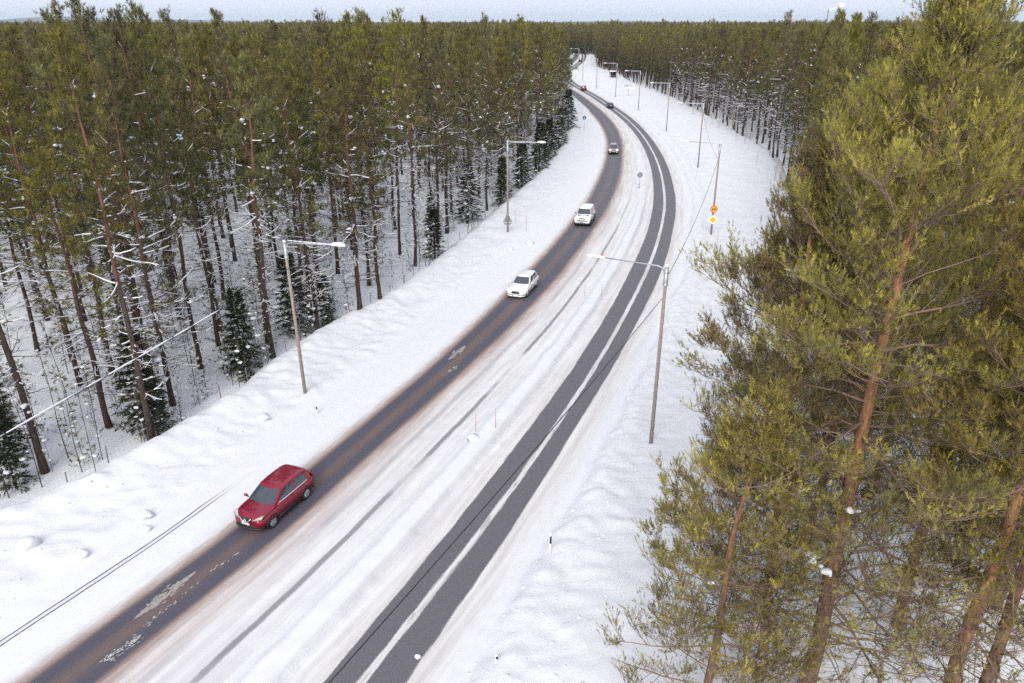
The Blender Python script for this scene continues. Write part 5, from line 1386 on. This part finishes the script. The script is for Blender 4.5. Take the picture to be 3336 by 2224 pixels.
def front_face(root, S, style, lit):
    """lights, grille and plate following the curve of the nose"""
    L, W = S["L"] / 2, S["W"] / 2; zn = S["znose"]; bx = S.get("boxy", 0)
    nose = lambda yy: L - (.16 - .10 * bx) * (abs(yy) / W) ** 2 - (.30 - .22 * bx) * max(0, abs(yy) / W - .62) ** 1.3
    def strip(nm, y0, y1, zlo, zhi, m, parent=root, n=10, push=.02, tilt=0.0, taper=None):
        b = MB(); V = []
        for k in range(n + 1):
            t = k / n; yy = y0 + (y1 - y0) * t; zl = zlo(t) if callable(zlo) else zlo; zh = zhi(t) if callable(zhi) else zhi; xx = nose(yy)
            V += [(xx - .10, yy, zl), (xx + push, yy, zl + .01), (xx + push - tilt, yy, zh - .01), (xx - .10 - tilt, yy, zh)]
        b.add(V, [(4 * k + j, 4 * k + j + 1, 4 * k + 5 + j, 4 * k + 4 + j) for k in range(n) for j in range(3)]); return b.build(nm, m, parent)
    hl = M_HLON if lit else M_HL
    if style == "v":                                                      # crossover: swept slits, V of chrome on a dark grille
        for sy in (1, -1):
            q = strip("headlight", sy * W * .40, sy * W * .93, lambda t: zn - .16 + .10 * t, lambda t: zn - .095 + .155 * t, hl, push=.03, tilt=.10)
            strip("headlight_rim", sy * W * .38, sy * W * .95, lambda t: zn - .195 + .10 * t, lambda t: zn - .16 + .10 * t, M_TRIM, q, push=.032)
            b = MB(); b.blob((nose(.68 * W) - .03, sy * W * .70, zn - .42), (.05, .07, .045), 1, .02); b.build("fog_light", M_HL, root, True)
        strip("grille", -W * .36, W * .36, zn - .24, zn - .05, M_TRIM, push=.02)
        b = MB(); zz = zn - .14
        b.tube([(nose(.34) + .03, -.34, zz + .10), (nose(.2) + .05, -.20, zz - .06), (nose(0) + .06, 0, zz - .12), (nose(.2) + .05, .20, zz - .06), (nose(.34) + .03, .34, zz + .10)], [.018, .035, .04, .035, .018], 8); b.build("chrome_chevron", M_CHROME, root, True)
        b = MB(); t = np.linspace(0, 2 * math.pi, 15); b.tube([(L + .075, .075 * math.cos(a), zz + .01 + .075 * math.sin(a)) for a in t], .014, 6); b.box((L + .078, 0, zz + .01), (.02, .20, .03)); b.build("emblem", M_CHROME, root, True)
        strip("lower_grille", -W * .62, W * .62, zn - .58, zn - .44, M_TRIM, push=.03)
    elif style == "oval":                                                 # estate: wide hexagonal grille
        for sy in (1, -1):
            q = strip("headlight", sy * W * .46, sy * W * .93, lambda t: zn - .10 + .08 * t, lambda t: zn + .03 + .06 * t, hl, push=.025, tilt=.10)
            strip("fog_recess", sy * W * .55, sy * W * .86, zn - .42, zn - .34, M_TRIM, push=.03)
        shape = lambda t: .5 - .5 * math.cos(math.pi * min(1, min(t, 1 - t) * 5))
        gq = strip("grille", -W * .46, W * .46, lambda t: zn - .17 - .08 * shape(t), lambda t: zn - .11 + .08 * shape(t), M_TRIM, push=.03, n=16)
        strip("chrome_bar", -W * .44, W * .44, lambda t: zn - .115 + .08 * shape(t), lambda t: zn - .09 + .08 * shape(t), M_CHROME, gq, push=.036, n=16)
        strip("lower_grille", -W * .38, W * .38, zn - .44, zn - .33, M_TRIM, push=.03)
    elif style == "box":                                                  # off-roader: round lights, slot grille
        for sy in (1, -1):
            b = MB(); b.lathe([(0, .0), (.10, -.005), (.13, -.03), (.13, -.12)], 18, 'x', (L + .035, sy * W * .74, zn - .02)); b.build("headlight", hl, root, True)
            strip("headlight_surround", sy * W * .58, sy * W * .90, zn - .16, zn + .12, S["paint"], push=.012)
            b = MB(); b.box((S["xc"] + .38, sy * W * .52, S["zcowl"] - .012), (.34, .22, .03)); b.build("bonnet_panel", M_TRIM, root)
        strip("grille", -W * .42, W * .42, zn - .04, zn + .03, M_TRIM, push=.02); strip("lower_grille", -W * .62, W * .62, zn - .30, zn - .20, M_TRIM, push=.03)
        strip("skid_plate", -W * .60, W * .60, zn - .52, zn - .38, M_CHROME, push=.03)
    else:
        for sy in (1, -1): strip("headlight", sy * W * .50, sy * W * .93, zn - .12, lambda t: zn + .02 + .05 * t, hl, push=.025, tilt=.06)
        strip("grille", -W * .42, W * .42, zn - .15, zn - .04, M_TRIM, push=.025); strip("chrome_bar", -W * .36, W * .36, zn - .11, zn - .08, M_CHROME, push=.035)
        strip("lower_grille", -W * .70, W * .70, zn - .46, zn - .30, M_TRIM, push=.03)
        for sy in (1, -1): strip("fog_light", sy * W * .58, sy * W * .76, zn - .42, zn - .34, hl, push=.04)
    zp = zn - (.34 if style in ("v",) else .40 if style == "oval" else .36 if style == "box" else .27)
    b = MB(); b.box((L + .06, 0, zp), (.015, .52, .115)); pq = b.build("number_plate", M_PLATE, root)
    b = MB(); b.box((L + .068, -.235, zp), (.006, .045, .10)); b.build("blue_strip", M_SBLUE, pq)

def rear_face(root, S, lit, zt=None):
    L, W = S["L"] / 2, S["W"] / 2; zb = zt or S["zbelt"] - .08; bx = S.get("boxy", 0)
    for sy in (1, -1):
        b = MB(); V = []
        for t in np.linspace(0, 1, 6):
            yy = sy * W * (.56 + .38 * t); xx = -L + (.02 + .20 * t * t) * (1 - .6 * bx); V += [(xx + .08, yy, zb - .12), (xx - .025, yy, zb - .11), (xx - .02, yy, zb + .09 + .03 * t), (xx + .08, yy, zb + .10 + .03 * t)]
        b.add(V, [(4 * k + j, 4 * k + j + 1, 4 * k + 5 + j, 4 * k + 4 + j) for k in range(5) for j in range(3)]); b.build("tail_light", M_TAILON if lit else M_TAIL, root)
    b = MB(); b.box((-L - .02, 0, zb - .06), (.02, .52, .12)); b.build("number_plate", M_PLATE, root)
    xr = S["xr"]; zr = S["H"] - .115 - .03 * S.get("roofarc", 1.)
    b = MB(); V = []
    for t in np.linspace(-1, 1, 9):
        yy = t * S["hwr"] * .86; V += [(xr + .10, yy, zr + .012), (xr - .13 + .05 * t * t, yy, zr - .03), (xr + .06, yy, zr - .05)]
    b.add(V, [(3 * k + j, 3 * k + 3 + j, 3 * k + 3 + (j + 1) % 3, 3 * k + (j + 1) % 3) for k in range(8) for j in range(3)]); b.build("spoiler", S["paint"], root)

head_to = lambda y: math.atan2(-1.0, -float(slope(y)))
head_away = lambda y: math.atan2(1.0, float(slope(y)))
P_RED = paint("deep_red_paint", (0.24, 0.004, 0.026), .3, .22)
SP_RED = dict(L=4.38, W=1.84, H=1.64, wb=2.65, wr=.345, clear=.24, znose=.95, zcowl=1.11, zbelt=1.11, xc=1.20, xw=.34, xr=-1.74, xd=-2.10, hwb=.86, hwr=.69, paint=P_RED, winchrome=True, win=(1, 7, 8, 14), clad=M_TRIM)
c = make_car("crossover_car", "dark red crossover car driving towards the camera, nearest of all cars", SP_RED, -12.05, 32.45, head_to(32)); front_face(c, SP_RED, "v", False); rear_face(c, SP_RED, False)
P_WH = paint("white_paint", (0.74, 0.74, 0.75), .0, .35)
SP_WH = dict(L=4.87, W=1.86, H=1.50, wb=2.85, wr=.33, clear=.17, znose=.74, zcowl=.96, zbelt=.98, xc=.98, xw=.12, xr=-1.95, xd=-2.34, hwb=.85, hwr=.64, paint=P_WH, win=(1, 6, 7, 15), clad=P_WH, skirt=P_WH)
c = make_car("estate_car", "white estate car following behind the red crossover", SP_WH, 1.05, 66.7, head_to(66)); front_face(c, SP_WH, "oval", True); rear_face(c, SP_WH, False)
SP_DEF = dict(L=4.76, W=2.0, H=1.97, wb=3.02, wr=.40, clear=.30, znose=1.02, zcowl=1.24, zbelt=1.27, xc=1.00, xw=.52, xr=-2.18, xd=-2.33, hwb=.93, hwr=.76, paint=P_WH, boxy=.85, win=(0, 5, 6, 14), mirror=M_TRIM, roofarc=.3, rim=M_TRIM)
c = make_car("off_road_car", "white boxy off-road car with round lights, behind the white estate", SP_DEF, 9.05, 92.6, head_to(92)); front_face(c, SP_DEF, "box", True); rear_face(c, SP_DEF, False)
P_BEI = paint("rosy_beige_paint", (0.34, 0.23, 0.22), .35, .35)
SP_BEI = dict(L=4.53, W=1.80, H=1.68, wb=2.62, wr=.35, clear=.25, znose=.88, zcowl=1.06, zbelt=1.08, xc=1.0, xw=.28, xr=-1.85, xd=-2.12, hwb=.82, hwr=.62, paint=P_BEI, boxy=.3)
c = make_car("suv_car", "rosy beige SUV with lit headlights coming round the bend", SP_BEI, 19.3, 147.0, head_to(147)); front_face(c, SP_BEI, "plain", True); rear_face(c, SP_BEI, False)
P_BLU = paint("dark_teal_blue_paint", (0.020, 0.040, 0.055), .3, .3)
SP_BLU = dict(L=4.35, W=1.80, H=1.52, wb=2.62, wr=.33, clear=.19, znose=.76, zcowl=.98, zbelt=1.02, xc=1.0, xw=.18, xr=-1.60, xd=-2.05, hwb=.82, hwr=.60, paint=P_BLU)
c = make_car("hatchback_car", "dark blue hatchback driving away in the right carriageway", SP_BLU, 28.45, 229.3, head_away(229)); front_face(c, SP_BLU, "plain", False); rear_face(c, SP_BLU, False)
P_DRK = paint("maroon_black_paint", (0.045, 0.012, 0.016), .3, .35)
SP_DRK = dict(SP_BEI, paint=P_DRK)
c = make_car("braking_car", "far maroon car with bright red tail lights driving away", SP_DRK, 26.1, 290.6, head_away(290)); front_face(c, SP_DRK, "plain", False); rear_face(c, SP_DRK, True)
P_VAN = paint("black_van_paint", (0.018, 0.018, 0.028), .2, .4)
SP_VAN = dict(SP_DEF, paint=P_VAN, H=2.1, cat="van")
c = make_car("distant_van", "tiny dark van at the farthest visible stretch of the road", SP_VAN, 42.9, 505., head_away(505)); front_face(c, SP_VAN, "plain", False); rear_face(c, SP_VAN, False)

# ------------------------------------------------------------------ ice crusts and worn paint lying on the left carriageway
M_ICE = mat("dirty_ice_crust", (0.31, 0.28, 0.262), .8, noise=.4, nscale=6, bump=.6); M_PAINT = mat("worn_white_paint", (0.45, 0.445, 0.43), .7, noise=.3, nscale=9)
def paint_flakes(A, B, w, n, seed, name="lane_marking", m=None, lens=False, big=1.):
    rg = np.random.default_rng(seed); A = np.array(A); B = np.array(B); b = MB(); d = unit(B - A); s = np.array([d[1], -d[0]])
    for i in range(n):
        t_ = rg.random(); c = A + (B - A) * t_ + s * rg.normal() * w * ((1 - abs(2 * t_ - 1)) ** .8 if lens else 1); L = (.03 + .14 * rg.random() ** 2) * big; ww = .010 + .028 * rg.random() * big; k = 7
        th = np.linspace(0, 2 * math.pi, k, endpoint=False); r = .7 + .5 * rg.random(k)
        P = c + (np.cos(th) * r * L)[:, None] * d + (np.sin(th) * r * ww)[:, None] * s
        b.poly(np.column_stack([P, np.full(k, .019 + .001 * rg.random())]))
    q = b.build(name, m or M_PAINT, CAR_WAY_L); q["kind"] = "stuff"
paint_flakes((-15.74, 24.74), (-14.41, 27.52), .17, 330, 11, "ice_crust", M_ICE, True, 1.5)
paint_flakes((-4.63, 51.12), (-3.60, 53.6), .20, 200, 12, "ice_crust", M_ICE, True, 1.6)
paint_flakes((-16.0, 22.3), (-15.1, 23.7), .12, 60, 1)
paint_flakes((-15.2, 24.2), (-13.9, 26.9), .06, 34, 2, big=.7)
paint_flakes((-13.6, 27.5), (-12.9, 29.0), .06, 12, 3)
paint_flakes((-4.8, 48.4), (-4.0, 49.9), .09, 30, 4)

# ------------------------------------------------------------------ snow blocks and clods on the banks
def snow_block(x, y, r, label, seed, zz=None):
    V, F = ICO; rg = np.random.default_rng(seed)
    V = V * (1 + .16 * rg.normal(size=(len(V), 1))); V[:, 2] *= .75; V = V * (np.abs(V) ** .25 + .1)
    b = MB(); b.add(V * r, F); o = b.build("snow_block", M_TSNOW, None, False); o.location = (x, y, (ground_z(x, y) if zz is None else zz) + r * .25); tag(o, label, "snow block", "ploughed snow blocks")
snow_block(-22.6, 28.8, .45, "largest angular snow block on the left bank near the bottom left corner", 1)
snow_block(-18.4, 31.6, .32, "snow block with a dark hollow in the middle of the left bank", 2)
snow_block(-18.0, 30.6, .26, "smaller snow block below the one with the dark hollow", 3)
snow_block(-22.9, 25.2, .26, "grey-flecked snow block low on the left bank", 4)
snow_block(-20.0, 28.6, .28, "round snow block on the bank left of the plough groove", 5)
snow_block(-15.4, 41.3, .34, "snow block beside the foot of the first left lamp", 6)
snow_block(-2.3, 38.9, .36, "rounded snow mound below the reddish stake on the median", 7)
snow_block(-3.7, 22.6, .12, "small lump of ice lying on the right carriageway", 8, .0)
snow_block(2.0, 82.6, .40, "snow block lying below the second left lamp", 9)
snow_block(-.2, 80.2, .34, "snow block farther down the bank from the second left lamp", 10)
rg = np.random.default_rng(55); b = MB()
C = []
for i in range(1100):
    y = 14 + 80 * rg.random() ** 1.4
    if rg.random() < .72: x = float(fRR(y)) + (2.0 + 4.2 * rg.random() ** 1.7) * float(hyp(y))
    else: x = float(fLL(y)) - (4.0 + 4.5 * rg.random()) * float(hyp(y))
    C.append((x, y, ground_z(x, y)))
V, F = snow_lumps(np.array(C), .015 + .075 * rg.random(len(C)) ** 4, rg, .8); b.add(V, F)
tag(b.build("snow_clods", M_TSNOW), "loose snow clods strewn along both ploughed banks", "snow", kind="stuff")

# ------------------------------------------------------------------ thin winter haze
M_HAZE = bpy.data.materials.new("haze_air"); g = NG(M_HAZE); nt = g.nt
for n in list(nt.nodes): nt.nodes.remove(n)
out = g.n("ShaderNodeOutputMaterial"); vol = g.n("ShaderNodeVolumePrincipled")
vol.inputs["Color"].default_value = (0.76, 0.86, 1.0, 1); vol.inputs["Density"].default_value = HAZE = 0.00007; vol.inputs["Anisotropy"].default_value = .0
nt.links.new(vol.outputs[0], out.inputs[1])
b = MB(); b.box((0, 7600, 69), (29000, 17200, 142)); o = b.build("haze", M_HAZE); tag(o, "thin winter haze over the forest", "haze", kind="stuff")
